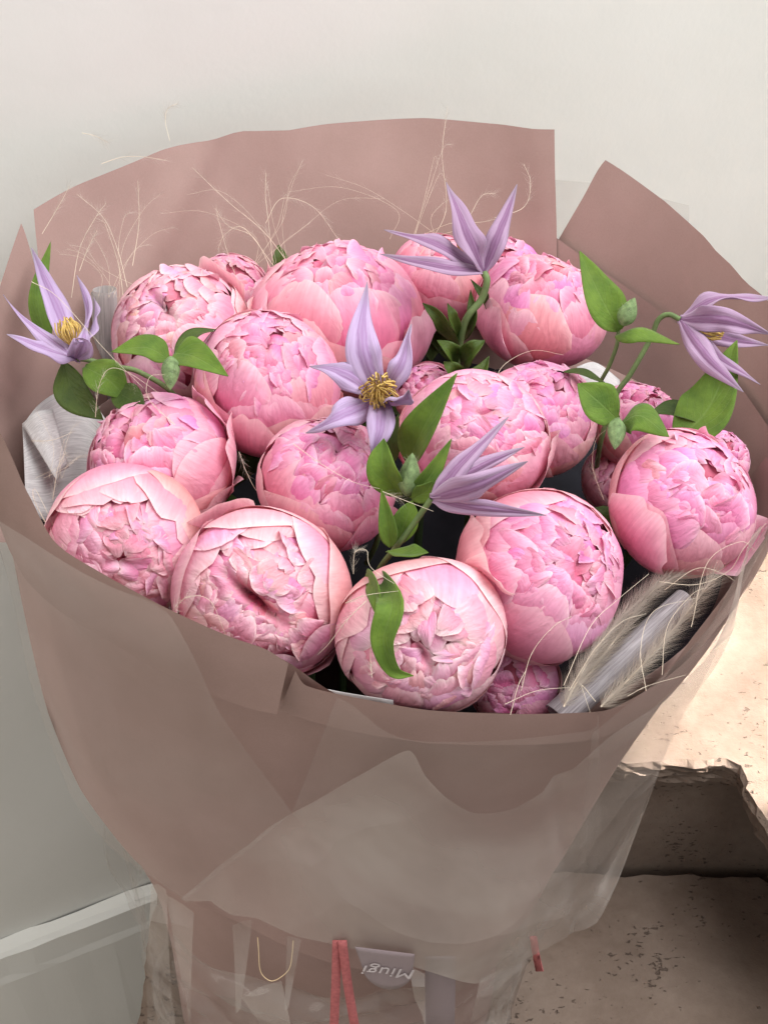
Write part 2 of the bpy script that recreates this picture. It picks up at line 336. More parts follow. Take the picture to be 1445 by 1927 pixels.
rough_prism('block', [Lf2[:2], (Rb[0] + 0.01, Lf2[1]), (Rb[0] + 0.005, Rb[1] - 0.01), (Rb[0] - 0.004, Rb[1]), ((Lb[0] + Rb[0]) / 2, Lb[1] + 0.003), Lb[:2]], -1.24, GZ, M_STONE, pb, 0.0022, 0.008, 8, 0.003)
RY = max(Lb[1], Rb[1]) + 0.005; pass
S1 = py_(1385, 1452, RY); ZS0 = float(S1[2]); ZS1 = ZS0 + 0.026
pbn = thing('stone_bench', (0.45, 0.25, -1.24), 'sunlit cream travertine slab with a broken chipped edge on a shaded riser', 'stone bench')
edge_px = [(1060, 1338), (1150, 1346), (1180, 1352), (1215, 1356), (1250, 1372), (1283, 1380), (1310, 1392), (1338, 1406), (1362, 1424), (1386, 1446), (1398, 1474), (1410, 1504), (1425, 1530), (1445, 1562), (1462, 1610), (1500, 1700)]
E_ = [pz(a, b, ZS1)[:2] for a, b in edge_px]
E_ = [np.array([p[0], min(p[1], RY - 0.014) if p[0] < 0.262 else p[1]]) for p in E_]
slab = [(0.02, E_[0][1])] + E_ + [(0.9, E_[-1][1]), (0.9, 0.42), (0.02, 0.38)]
rough_prism('slab', slab, ZS0, ZS1, M_STONE, pbn, 0.0026, 0.005, 9, 0.004, 0.004)
rough_prism('riser', [(0.02, RY), (Rb[0] + 0.004, RY), (Rb[0] + 0.009, RY - 0.35), (0.86, RY - 0.35), (0.86, 0.38), (0.02, 0.35)], -1.24, ZS0 - 0.001, M_STONE, pbn, 0.0005, 0.01, 4, 0.0005)

# ------------------------------------------------------------------ bouquet body (cone) parametrisation
TAB = np.array([(0.20, .300, .300, .0, .05), (0.12, .285, .268, .0, .03), (0.06, .266, .245, .002, .018), (0, .247, .222, .004, .008), (-.05, .239, .205, -.006, .0), (-.10, .228, .19, -.016, -.012), (-.15, .211, .178, -.021, -.025), (-.20, .194, .165, -.026, -.040),
                (-.25, .176, .152, -.029, -.055), (-.29, .157, .14, -.030, -.068), (-.32, .146, .125, -.034, -.078), (-.36, .134, .11, -.040, -.093), (-.45, .130, .105, -.042, -.108)])[::-1]
def prof(z): return [np.interp(z, TAB[:, 0], TAB[:, k]) for k in (1, 2, 3, 4)]
def body(phi, z, off=0.0):
    a, b, cx, cy = prof(z); phi = np.asarray(phi)
    return np.stack([cx + (a + off) * np.cos(phi), cy + (b + off) * np.sin(phi), np.broadcast_to(z, np.broadcast(phi, z).shape)], -1)
TS = np.linspace(0.55, 1.75, 900)
def hit(px, py, off=0.0, far=False):
    px = np.asarray(px, float); sh = px.shape; r = ray(px.ravel(), np.asarray(py, float).ravel())
    out = np.zeros((len(r), 3)); off = np.broadcast_to(off, sh).ravel()
    for i, d in enumerate(r):
        p = CAM + d * TS[:, None]; a, b, cx, cy = prof(p[:, 2]); a = a + off[i]; b = b + off[i]
        g = np.sqrt(((p[:, 0] - cx) / a) ** 2 + ((p[:, 1] - cy) / b) ** 2) - 1
        s = np.where((g[:-1] > 0) != (g[1:] > 0))[0]
        if len(s) == 0: k = g.argmin(); t = TS[k]
        else:
            k = s[-1] if far else s[0]; t = TS[k] + (TS[k + 1] - TS[k]) * g[k] / (g[k] - g[k + 1])
        out[i] = CAM + d * t
    return out.reshape(*sh, 3)
def sheet(name, top, bot, mat, parent, off=0.0, far=False, nu=40, nv=14, crease=0.0015, thick=0, seed=0, off_bot=None, sm=0.65):
    T = polyl(top, nu, sm); B = polyl(bot, nu, sm)
    v = np.linspace(0, 1, nv)
    P = T[:, None] * (1 - v)[None, :, None] + B[:, None] * v[None, :, None]
    offg = off + (0 if off_bot is None else (off_bot - off) * v[None, :]) + np.zeros((nu, nv))
    W = hit(P[..., 0], P[..., 1], offg, far)
    rg = np.random.default_rng(seed + 77); x = P[..., 0] / 100; y = P[..., 1] / 100
    W = smooth_grid(W, 2)
    d = waves(x, y, 6, 0.8, 3.0, rg) * crease
    for _ in range(4):                                    # sharp handling creases
        a_ = rg.uniform(-0.6, 0.6) + (0 if far else 0.4); q_ = (math.cos(a_) * x + math.sin(a_) * y - rg.uniform(x.min(), x.max()))
        d = d - np.maximum(0, 1 - np.abs(q_) / rg.uniform(0.25, 1.0)) * crease * rg.uniform(0.5, 1.6)
    ax = np.array([0, 0, 1.0]); a, b, cx, cy = prof(W[..., 2]); n = np.stack([W[..., 0] - cx, W[..., 1] - cy, np.zeros_like(cx)], -1); n /= np.linalg.norm(n, axis=-1)[..., None]
    W = W + n * d[..., None]
    uv = np.stack(np.meshgrid(np.linspace(0, 1, nu), v, indexing='ij'), -1).reshape(-1, 2)
    o = mesh(name, W.reshape(-1, 3), gridf(nu, nv), mat, parent, uv=uv)
    if thick: solidify(o, thick)
    return o
def smooth_grid(W, it):
    for _ in range(it):
        W = W.copy(); W[1:-1, 1:-1] = 0.5 * W[1:-1, 1:-1] + 0.125 * (W[2:, 1:-1] + W[:-2, 1:-1] + W[1:-1, 2:] + W[1:-1, :-2])
    return W
def polyl(P, n, k=0.65):
    P = np.array(P, float); t = np.arange(len(P)); s = np.linspace(0, len(P) - 1, n)
    # smoothed polyline: catmull-rom with corner keeping (linear/cubic blend)
    L = np.stack([np.interp(s, t, P[:, 0]), np.interp(s, t, P[:, 1])], 1); Cc = spline(P, n)
    return (1 - k) * L + k * Cc

base = np.array([-0.042, -0.108, GZ])
wrap = thing('bouquet_wrap', base, 'dusty rose kraft paper bouquet wrap with layered frosted film standing on stone', 'bouquet wrap')
# closed sleeve of paper inside
ph = np.linspace(0, 2 * np.pi, 97); zz = np.linspace(-0.449, -0.03, 24)
PH, ZZ = np.meshgrid(ph, zz, indexing='ij')
rg = np.random.default_rng(3)
V = body(PH, ZZ, -0.012 + 0.002 * np.sin(5 * PH + 9 * ZZ))
solidify(mesh('paper_sleeve', V.reshape(-1, 3), gridf(97, 24), M_PAPER, wrap), 0.0006)
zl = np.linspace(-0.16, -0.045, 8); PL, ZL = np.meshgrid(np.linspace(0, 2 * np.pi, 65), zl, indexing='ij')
M_GAPSHADE = plain('gap_shade_dark', (0.018, 0.018, 0.024), 0.6, 0.2, 0.3, 40)
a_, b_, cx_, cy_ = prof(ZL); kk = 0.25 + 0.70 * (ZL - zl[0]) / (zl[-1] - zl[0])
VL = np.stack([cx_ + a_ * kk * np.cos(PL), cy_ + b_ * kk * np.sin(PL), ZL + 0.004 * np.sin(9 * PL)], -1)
mesh('gap_shade', VL.reshape(-1, 3), gridf(65, 8), M_GAPSHADE, wrap)  # near-black bowl added below the flowers to stand in for shade in the gaps
sheet('paper_back', [(66, 395), (150, 350), (300, 283), (440, 244), (620, 233), (800, 225), (930, 233), (1046, 240)],
      [(80, 900), (170, 860), (300, 820), (440, 780), (620, 760), (800, 760), (930, 760), (1052, 760)], M_PAPER, wrap, -0.004, True, 60, 24, 0.0038, seed=1, sm=0.25)
sheet('paper_flap', [(1040, 470), (1056, 442), (1097, 372), (1140, 300), (1250, 378), (1350, 470), (1440, 560), (1520, 650)],
      [(1020, 800), (1040, 800), (1080, 820), (1150, 850), (1250, 900), (1350, 960), (1430, 1010), (1480, 1030)], M_PAPER, wrap, 0.006, True, 50, 20, 0.0015, seed=2, sm=0.25)
sheet('paper_flap', [(1035, 436), (1052, 450), (1150, 520), (1250, 592), (1330, 655), (1400, 735), (1450, 810), (1490, 880)],
      [(1000, 820), (1040, 820), (1110, 840), (1190, 870), (1270, 920), (1350, 980), (1420, 1030), (1460, 1040)], M_PAPER, wrap, -0.003, True, 44, 20, 0.001, seed=4, sm=0.25)
sheet('paper_flap', [(-90, 800), (-40, 660), (0, 545), (40, 420), (66, 500), (104, 640), (125, 740)],
      [(-60, 960), (-30, 1000), (0, 1020), (30, 1020), (60, 1020), (100, 1020), (130, 1020)], M_PAPER, wrap, -0.010, True, 37, 20, 0.0012, seed=5, sm=0.25)
sheet('paper_inner', [(1120, 1330), (1180, 1298), (1235, 1262), (1290, 1218), (1360, 1128), (1448, 1003), (1490, 930)],
      [(1040, 1270), (1090, 1230), (1150, 1180), (1220, 1110), (1300, 1020), (1390, 920), (1440, 860)], M_PAPER, wrap, -0.014, True, 40, 12, 0.0012, seed=21)
RIM = [(-70, 690), (-30, 760), (0, 832), (40, 930), (100, 1025), (200, 1088), (310, 1146), (430, 1198), (540, 1246), (640, 1312), (800, 1340), (950, 1347), (1080, 1345), (1150, 1338), (1242, 1292), (1330, 1212), (1412, 1098), (1460, 1010), (1500, 900)]
LOW = [(22, 1000), (36, 1110), (58, 1215), (92, 1345), (155, 1490), (262, 1622), (370, 1700), (470, 1750), (560, 1790), (650, 1820), (750, 1840), (840, 1830), (920, 1790), (990, 1730), (1040, 1640), (1110, 1500), (1190, 1370), (1300, 1200), (1430, 1040)]
sheet('paper_front', RIM, LOW, M_PAPER, wrap, 0.0, False, 110, 26, 0.0018, seed=6)
sheet('paper_cuff', [(-75, 670), (-30, 756), (0, 826), (40, 925), (100, 1020), (200, 1083), (310, 1141), (430, 1194), (500, 1220), (543, 1248)],
      [(-60, 850), (-20, 960), (10, 1040), (45, 1095), (110, 1150), (200, 1204), (300, 1258), (410, 1308), (470, 1330), (522, 1342)], M_PAPER, wrap, 0.005, False, 60, 10, 0.0012, seed=8, off_bot=0.012)
sheet('paper_cuff', [(556, 1262), (575, 1290), (640, 1308), (800, 1336), (950, 1343), (1080, 1341), (1150, 1334), (1243, 1288), (1330, 1208), (1412, 1095), (1458, 1010)],
      [(526, 1338), (580, 1356), (650, 1374), (800, 1398), (950, 1402), (1080, 1398), (1155, 1380), (1250, 1325), (1335, 1220), (1412, 1090), (1455, 995)], M_PAPER, wrap, 0.004, False, 70, 8, 0.001, seed=9, off_bot=0.007)
# film layers
sheet('film_layer', [(-40, 950), (0, 985), (100, 1045), (210, 1103), (320, 1160), (400, 1310), (470, 1425), (548, 1535)],
      [(-8, 1030), (52, 1280), (132, 1492), (208, 1592), (290, 1654), (330, 1684), (340, 1690), (350, 1692)], M_FILM, wrap, 0.021, False, 60, 20, 0.003, 0, seed=10, off_bot=0.021)
sheet('film_layer', [(634, 1316), (690, 1352), (740, 1382), (800, 1393), (950, 1393), (1110, 1374), (1125, 1345)],
      [(548, 1535), (600, 1590), (660, 1640), (760, 1700), (930, 1720), (1080, 1640), (1130, 1560)], M_FILM, wrap, 0.016, False, 40, 14, 0.002, 0, seed=11)
sheet('film_layer', [(345, 1686), (450, 1610), (560, 1538), (670, 1470), (768, 1415), (800, 1458), (840, 1495), (890, 1520), (960, 1512), (1050, 1465), (1150, 1400), (1250, 1338), (1340, 1215), (1448, 1000)],
      [(350, 1694), (420, 1718), (500, 1742), (580, 1765), (660, 1785), (740, 1805), (810, 1822), (890, 1842), (945, 1815), (1000, 1790), (1066, 1762), (1132, 1730), (1285, 1390), (1448, 1012)], M_FILM2, wrap, 0.022, False, 120, 34, 0.0062, 0, seed=12)
sheet('film_layer', [(1112, 1378), (1145, 1352), (1180, 1325), (1260, 1262), (1340, 1170), (1448, 985)],
      [(1090, 1600), (1130, 1570), (1180, 1500), (1240, 1440), (1300, 1330), (1450, 1005)], M_FILM, wrap, 0.018, False, 40, 12, 0.002, 0, seed=14)
sheet('film_layer', [(980, 334), (1120, 345), (1210, 362), (1296, 386)], [(1000, 640), (1120, 640), (1220, 620), (1292, 560)], M_FILM, wrap, 0.022, True, 16, 10, 0.001, 0, seed=13)
# clear plastic sleeve round the stems, crumpled
nu, nv = 240, 70
PH, ZZ = np.meshgrid(np.linspace(-np.pi, np.pi, nu), np.linspace(-0.262, -0.449, nv), indexing='ij')
rg = np.random.default_rng(8)
d = np.abs(waves(PH * 4, ZZ * 60, 5, 1.0, 3.0, rg)) * 0.008 + np.abs(waves(PH * 12, ZZ * 80, 4, 1.0, 2.2, rg)) * 0.006 + np.abs(waves(PH * 26, ZZ * 120, 4, 1.0, 2.0, rg)) * 0.002
V = body(PH, ZZ, 0.002 + d)
mesh('clear_sleeve', V.reshape(-1, 3), gridf(nu, nv), M_CLEAR, wrap)
M_FOLD_GLINT = film_mat('clear_film_fold_glint', 0.30, (0.62, 0.56, 0.51), 0.12, 1.0, 0.6, 0.8, 20)  # folds in lighter film, crease highlights put into the colour
for i, (tp_, bt_) in enumerate([([(438, 1740), (455, 1735), (472, 1738)], [(445, 1905), (449, 1903), (453, 1898)]), ([(540, 1764), (552, 1766), (566, 1770)], [(536, 1900), (539, 1899), (543, 1896)]), ([(284, 1668), (296, 1664), (312, 1676)], [(276, 1950), (296, 1950), (326, 1950)]),
                            ([(306, 1690), (336, 1702), (366, 1716)], [(328, 1810), (344, 1880), (352, 1950)]), ([(770, 1822), (786, 1828), (800, 1834)], [(780, 1880), (794, 1910), (800, 1950)]), ([(446, 1892), (486, 1866), (530, 1846)], [(486, 1935), (520, 1935), (548, 1925)]), ([(900, 1838), (940, 1815), (985, 1792)], [(880, 1950), (915, 1950), (945, 1950)])]):
    sheet('film_fold', tp_, bt_, M_FOLD_GLINT, wrap, 0.026, False, 14, 14, 0.004, 0, seed=60 + i)

# ------------------------------------------------------------------ leaf / sepal blades
def blade(name, ctrl, w, mat, parent, nrm=None, cup=0.25, fold=0.0, wave=0.04, peak=0.4, nu=9, nv=22, ridge=0.0, seed=0, tipcurl=0.0, base=0.15, twist=0.0):
    rg = np.random.default_rng(seed); C = spline(ctrl, nv); v = np.linspace(0, 1, nv)
    T = np.gradient(C, axis=0); T /= np.linalg.norm(T, axis=1)[:, None]
    nr = -FWD * 0.8 + UPV * 0.3 if nrm is None else np.asarray(nrm, float)
    S = np.cross(T, nr); S /= np.linalg.norm(S, axis=1)[:, None] + 1e-9; Nn = np.cross(S, T)
    e = math.log(0.5) / math.log(peak); prof_ = np.sin(np.pi * v ** e) ** 0.85
    prof_ = np.maximum(prof_, base * (1 - v) ** 2 * (v < 0.5)) * (1 - 0.25 * np.clip((v - peak) / (1 - peak), 0, 1)); prof_[-1] = 0.012
    C = C + Nn * (tipcurl * w * np.clip((v - 0.6) / 0.4, 0, 1) ** 2)[:, None]
    tw_ = twist * v; S, Nn = S * np.cos(tw_)[:, None] + Nn * np.sin(tw_)[:, None], Nn * np.cos(tw_)[:, None] - S * np.sin(tw_)[:, None]
    u = np.linspace(-1, 1, nu)
    W = w * prof_
    rf = waves(u[None, :] * 0.6, v[:, None] * 3, 4, 2.0, 6.0, rg)
    h = cup * u[None, :] ** 2 + fold * np.abs(u[None, :]) + ridge * np.cos(u[None, :] * 9.4) + wave * 4 * rf * (np.abs(u[None, :]) ** 1.5)
    V = C[:, None] + S[:, None] * (W[:, None] * u[None, :])[..., None] + Nn[:, None] * (W[:, None] * h)[..., None]
    uv = np.stack([np.broadcast_to(u[None, :] * 0.5 + 0.5, V.shape[:2]), np.broadcast_to(v[:, None], V.shape[:2])], -1)
    o = mesh(name, V.reshape(-1, 3), gridf(nv, nu), mat, parent, uv.reshape(-1, 2)); solidify(o, 0.0004); return o
# ------------------------------------------------------------------ peonies
C_SAL = np.array([0.80, 0.265, 0.31]); C_PNK = np.array([0.86, 0.33, 0.46]); C_LIL = np.array([0.85, 0.32, 0.62]); C_PALE = np.array([0.95, 0.76, 0.75]); C_RED = np.array([0.62, 0.035, 0.11])
def petal(rng, m, ev, L, om, rb, rt, nu, nv, colr, base_w=0.35, tipout=0.0, ruff=0.02, imb=0.015, round_=0.28, notch=0.0, pale=0.5, freq=3.0, curl=0.0, redb=0.0, bulge=0.02):
    et = np.cross(ev, m)
    u = np.linspace(-1, 1, nu)[:, None]; v = np.linspace(0, 1, nv)[None, :]
    wob = sum(rng.normal(0, 1) / k * np.sin(k * 2.2 * u + rng.uniform(0, 6.3)) for k in (1, 2, 3, 4))
    vv = v * (1 - round_ * u ** 2 + 0.022 * wob - notch * np.exp(-(u / 0.16) ** 2) * v)
    beta = (vv - 1) * L
    width = om * (base_w + (1 - base_w) * np.clip(v / 0.6, 0, 1) ** 0.8) * (1 - 0.16 * v ** 4) * (1 + 0.03 * rng.normal() * np.sin(6 * v))
    a = width * u
    mv = np.cos(beta)[..., None] * m + np.sin(beta)[..., None] * ev
    dr = np.cos(a)[..., None] * mv + np.sin(a)[..., None] * et
    sm = v * v * (3 - 2 * v)
    r = rb + (rt - rb) * (v ** 0.75) + 0 * u
    r = r + tipout * v ** 5 + imb * u * v + curl * (np.abs(u) ** 3) * v
    r = r + bulge * ((1 - u ** 2) * np.sin(np.pi * np.clip(v, 0, 1) ** 1.5) - 0.6 * v ** 8 - 0.35 * np.abs(u) ** 6)
    rr = waves(u * 1.5, v * 1.6, 5, freq, freq * 2.6, rng); rid = np.abs(waves(u * 2.0, v * 0.9, 3, freq, freq * 2.0, rng))
    r = r + ruff * (0.3 + 0.7 * v) * (0.7 * rr - 0.8 * rid)
    p = dr * r[..., None]
    edge = np.clip(np.maximum(np.abs(u) ** 8 * 0.9 * v, v ** 9 + 0 * u), 0, 1)
    gr = (np.clip((v - 0.25) / 0.75, 0, 1) ** 1.3 + 0 * u)[..., None]
    deep = colr * np.array([0.97, 0.62, 0.74]); lite = colr * 0.72 + np.array([0.95, 0.73, 0.81]) * 0.28
    t = deep * (1 - gr) + lite * gr
    t = t * (1 - pale * edge[..., None]) + C_PALE * pale * edge[..., None]
    lo = np.clip(1 - v * 1.8, 0, 1)[..., None] * redb + 0 * edge[..., None]
    t = t * (1 - lo) + C_RED * lo
    uv = np.stack([np.broadcast_to(u * 0.5 + 0.5, p.shape[:2]), np.broadcast_to(v, p.shape[:2])], -1)
    return p.reshape(-1, 3), uv.reshape(-1, 2), t.reshape(-1, 3)
def frame(th, phi, twist=0.0):
    m = np.array([math.sin(th) * math.cos(phi), math.sin(th) * math.sin(phi), math.cos(th)])
    ev = np.array([-math.cos(th) * math.cos(phi), -math.cos(th) * math.sin(phi), math.sin(th)])
    et = np.cross(ev, m); return m, math.cos(twist) * ev + math.sin(twist) * et
PEONIES = []
def peony(key, px, py, rp, d, ax, ay, label, seed, group=None, lil=0.5, openness=0.0, ncap=84, loose=(), pale=0.5, capdeg=58, wash=0.1, heart=None):
    heart = C_RED if heart is None else np.array(heart)
    rng = np.random.default_rng(seed); R = rp * d / FPX * 1.0
    c = pt(px, py, d); PEONIES.append((c, R))
    az = math.sqrt(max(0.05, 1 - ax * ax - ay * ay))
    n = AX * ax + UPV * ay - FWD * az; n /= np.linalg.norm(n)
    xa = np.cross(n, [0.13, 0.2, 0.97]); xa /= np.linalg.norm(xa); ya = np.cross(n, xa)
    Rm = np.stack([xa, ya, n], 1)
    loc = c - n * R * 0.93
    th = thing('peony', loc, label, 'peony', group)
    lumps = [(0.028, rng.uniform(1.5, 3.2), (lambda a: a / np.linalg.norm(a))(rng.normal(0, 1, 3)), rng.uniform(0, 6.3)) for _ in range(4)]; flat = rng.uniform(0.88, 0.99)
    rgood = math.radians; pit = 0.14 + 0.34 * openness; pa = rng.uniform(0, 3.14); ca, sa = math.cos(pa), math.sin(pa)
    pit0 = pit
    def shape(p, pit=None):
        pit = pit0 if pit is None else pit
        q = p.copy(); rad = np.linalg.norm(q, axis=1) + 1e-9; ct = q[:, 2] / rad
        lump = 1 + sum(am * np.sin(fr * (q @ dv) / rad + phs) for am, fr, dv, phs in lumps)
        q = q * lump[:, None]; q[:, 2] *= flat
        dx = q[:, 0] / rad * ca + q[:, 1] / rad * sa; dy = -q[:, 0] / rad * sa + q[:, 1] / rad * ca
        k = 1 - (0.035 * np.exp(-(dx ** 2 + dy ** 2) / 0.05) + pit * np.exp(-(((dx - 0.05) / 0.05) ** 2 + (dy / (0.20 + 0.12 * openness)) ** 2))) * (ct > 0)     # dimple and slit at the top
        return q * k[:, None]
    def redden(p, t):
        rad = np.linalg.norm(p, axis=1) + 1e-9; dx = (p[:, 0] * ca + p[:, 1] * sa) / rad; dy = (-p[:, 0] * sa + p[:, 1] * ca) / rad
        w_ = (np.exp(-(((dx - 0.05) / (0.07 + 0.03 * openness)) ** 2 + (dy / (0.24 + 0.12 * openness)) ** 2)) * (p[:, 2] > 0) * (0.55 + 0.4 * openness) * np.clip((0.985 + 0.1 * openness - rad) / 0.08, 0, 1))[:, None]
        return t * (1 - w_) + heart * w_
    def add(name, *a, **k):
        p, uv, t = petal(rng, *a, **k); nu_, nv_ = a[6], a[7]
        t = redden(p, t)
        p = shape(p) * R @ Rm.T + c
        mesh(name, p, gridf(nu_, nv_), M_PETAL, th, uv, t)
    def jit(cl, s=0.06):
        h = rng.normal(0, 0.10); return np.clip(cl * (1 + rng.normal(0, s * 0.5)) * np.array([1.0, 1 + rng.normal(0, 0.09), 1 + h]), 0.02, 0.95)
    cin = C_PNK * (1 - lil) + C_LIL * lil; cout = C_SAL * 0.62 + C_PNK * 0.38
    cin = cin * (1 - wash) + np.array([0.93, 0.66, 0.73]) * wash; cout = cout * (1 - 0.6 * wash) + np.array([0.90, 0.56, 0.58]) * 0.6 * wash
    # inner core closing all gaps
    i, j = np.meshgrid(np.linspace(0.02, math.pi - 0.02, 20), np.linspace(0, 2 * np.pi, 29), indexing='ij')
    core = np.stack([np.sin(i) * np.cos(j), np.sin(i) * np.sin(j), np.cos(i)], -1).reshape(-1, 3) * 0.86
    ctint = redden(core, np.tile(C_RED * 0.35 + C_PNK * 0.45, (len(core), 1)))
    core = shape(core) * R @ Rm.T + c
    mesh('flower_core', core, gridf(20, 29), M_PETAL, th, np.zeros((len(core), 2)), ctint)
    p0 = rng.uniform(0, 6.28)
    if not loose and rp > 100: a_ = rng.uniform(-2.6, -0.5); loose = ((rng.uniform(58, 72), math.cos(a_), math.sin(a_), rng.uniform(0.4, 0.6), rng.uniform(0.02, 0.07), 85),)
    rings = [(4, 72, 92, 1.02, 0.985, 1.012, cout), (5, 64, 92, 0.86, 0.96, 0.995, cout * 0.75 + cin * 0.25), (6, 48, 74, 0.62, 0.935, 0.985, cout * 0.3 + cin * 0.7), (9, 38, 55, 0.44, 0.90, 0.980, cin)]
    for k, (cnt, tip, L, om, rb, rt, cl) in enumerate(rings):
        for q in range(cnt):
            phi = p0 + k * 0.7 + (q + rng.uniform(-0.24, 0.24)) * 2 * np.pi / cnt
            tip_ = tip + rng.uniform(-(14, 24, 20, 12)[k], (16, 18, 12, 10)[k]) + openness * 9
            m, ev = frame(rgood(tip_), phi, rng.normal(0, 0.10 + 0.05 * k))
            tout = max(0, rng.normal(0.004, 0.022)) + openness * 0.03
            add('petal', m, ev, rgood(L), om * rng.uniform(0.85, 1.18), rb + rng.normal(0, 0.006), rt + rng.normal(0, 0.012), 17 if k < 2 else 13, 17 if k < 2 else 13, jit(cl),
                base_w=0.4 if k < 2 else 0.5, tipout=tout, ruff=(0.008, 0.010, 0.014, 0.020)[k], bulge=(0.02, 0.025, 0.032, 0.036)[k], imb=0.022, round_=rng.uniform(0.18, 0.36), notch=0.10 if rng.random() < 0.3 else 0.0,
                pale=pale * rng.uniform(0.5, 1.0), freq=2.2 + k * 0.4, curl=rng.normal(0, 0.012))
    # crumpled centre
    mx = rgood(capdeg - 20)
    for q in range(ncap):
        thq = mx * math.sqrt((q + 0.4) / ncap); phi = q * 2.39996 + rng.normal(0, 0.35)
        tw = rng.normal(0, 0.6 + 0.6 * (1 - thq / mx))
        m, ev = frame(max(0.03, thq + rng.normal(0, 0.05)), phi, tw)
        f = thq / mx
        add('petal', m, ev, rng.uniform(0.30, 0.66), rng.uniform(0.16, 0.40) * (0.70 + 0.5 * f), 0.855 + 0.03 * f - openness * 0.04, 0.962 + rng.normal(0, 0.020) - openness * 0.05 * (1 - f), 15, 13, jit(cin, 0.07),
            base_w=0.7, tipout=rng.normal(0.006, 0.014), ruff=0.024, bulge=0.034, imb=rng.normal(0, 0.04), round_=rng.uniform(0.25, 0.5), notch=0.14 if rng.random() < 0.35 else 0,
            pale=pale * rng.uniform(0.4, 1.1), freq=4.2, curl=rng.normal(0, 0.04), redb=0.2)
    if openness >= 1:                                     # ragged pale lips leaning into the hollow
        for q in range(10):
            sd_ = 1 if q % 2 else -1; ex = 0.05 + sd_ * rng.uniform(0.08, 0.17); ey = -0.30 + 0.6 * (q // 2) / 4 + rng.normal(0, 0.06)
            m = np.array([ex * ca - ey * sa, ex * sa + ey * ca, 0.0]); m[2] = math.sqrt(1 - m @ m); ev = np.array([-sd_ * ca, -sd_ * sa, 0.0]) + rng.normal(0, 0.25, 3); ev -= m * (ev @ m); ev /= np.linalg.norm(ev)
            p, uv, t = petal(rng, m, ev, rng.uniform(0.26, 0.46), rng.uniform(0.10, 0.24), 0.93, 0.965 + rng.normal(0, 0.02), 11, 11, jit(cin * 0.8 + C_PALE * 0.2), base_w=0.8, tipout=rng.uniform(-0.10, 0.03), ruff=0.03, imb=rng.normal(0, 0.05), round_=0.3, pale=0.8, freq=4.0, curl=rng.normal(0, 0.05))
            mesh('petal', shape(p, 0.0) * R @ Rm.T + c, gridf(11, 11), M_PETAL, th, uv, t)
    for (tipdeg, phx, phy, om, tout, Ld) in loose:       # loose guard petals, direction given in the view plane
        vdir = AX * phx + UPV * phy - FWD * 0.25; vl = Rm.T @ vdir; phi = math.atan2(vl[1], vl[0])
        m, ev = frame(rgood(tipdeg), phi, rng.normal(0, 0.1))
        add('petal', m, ev, rgood(Ld), om, 0.95, 1.06, 17, 17, jit(cin * 0.5 + cout * 0.5), base_w=0.4, tipout=tout, ruff=0.02, imb=0.03, round_=0.3, notch=0.06, pale=pale, freq=2.4, curl=0.05)
    bot = c - n * R * 0.86
    foot = base + np.array([rng.uniform(-.05, .05), rng.uniform(-.04, .04), 0.02])
    mid = bot * 0.55 + foot * 0.45 + np.array([0, 0, -0.03]); 
    v_, f_, uv_ = tube([bot, bot - n * 0.02 + np.array([0, 0, -0.02]), mid, foot], 0.0032, 6, 14)
    mesh('stem', v_, f_, M_PSTEM, th)
    for q in range(3):  # dark leaves added below the flower to darken the gaps
        a_ = rng.uniform(0, 6.28); o_ = xa * math.cos(a_) + ya * math.sin(a_); b_ = bot - n * 0.004
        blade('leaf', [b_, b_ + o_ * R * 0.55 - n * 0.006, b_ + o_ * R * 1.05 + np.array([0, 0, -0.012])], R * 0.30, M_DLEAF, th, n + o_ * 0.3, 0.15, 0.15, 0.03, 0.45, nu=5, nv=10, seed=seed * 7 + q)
    return th
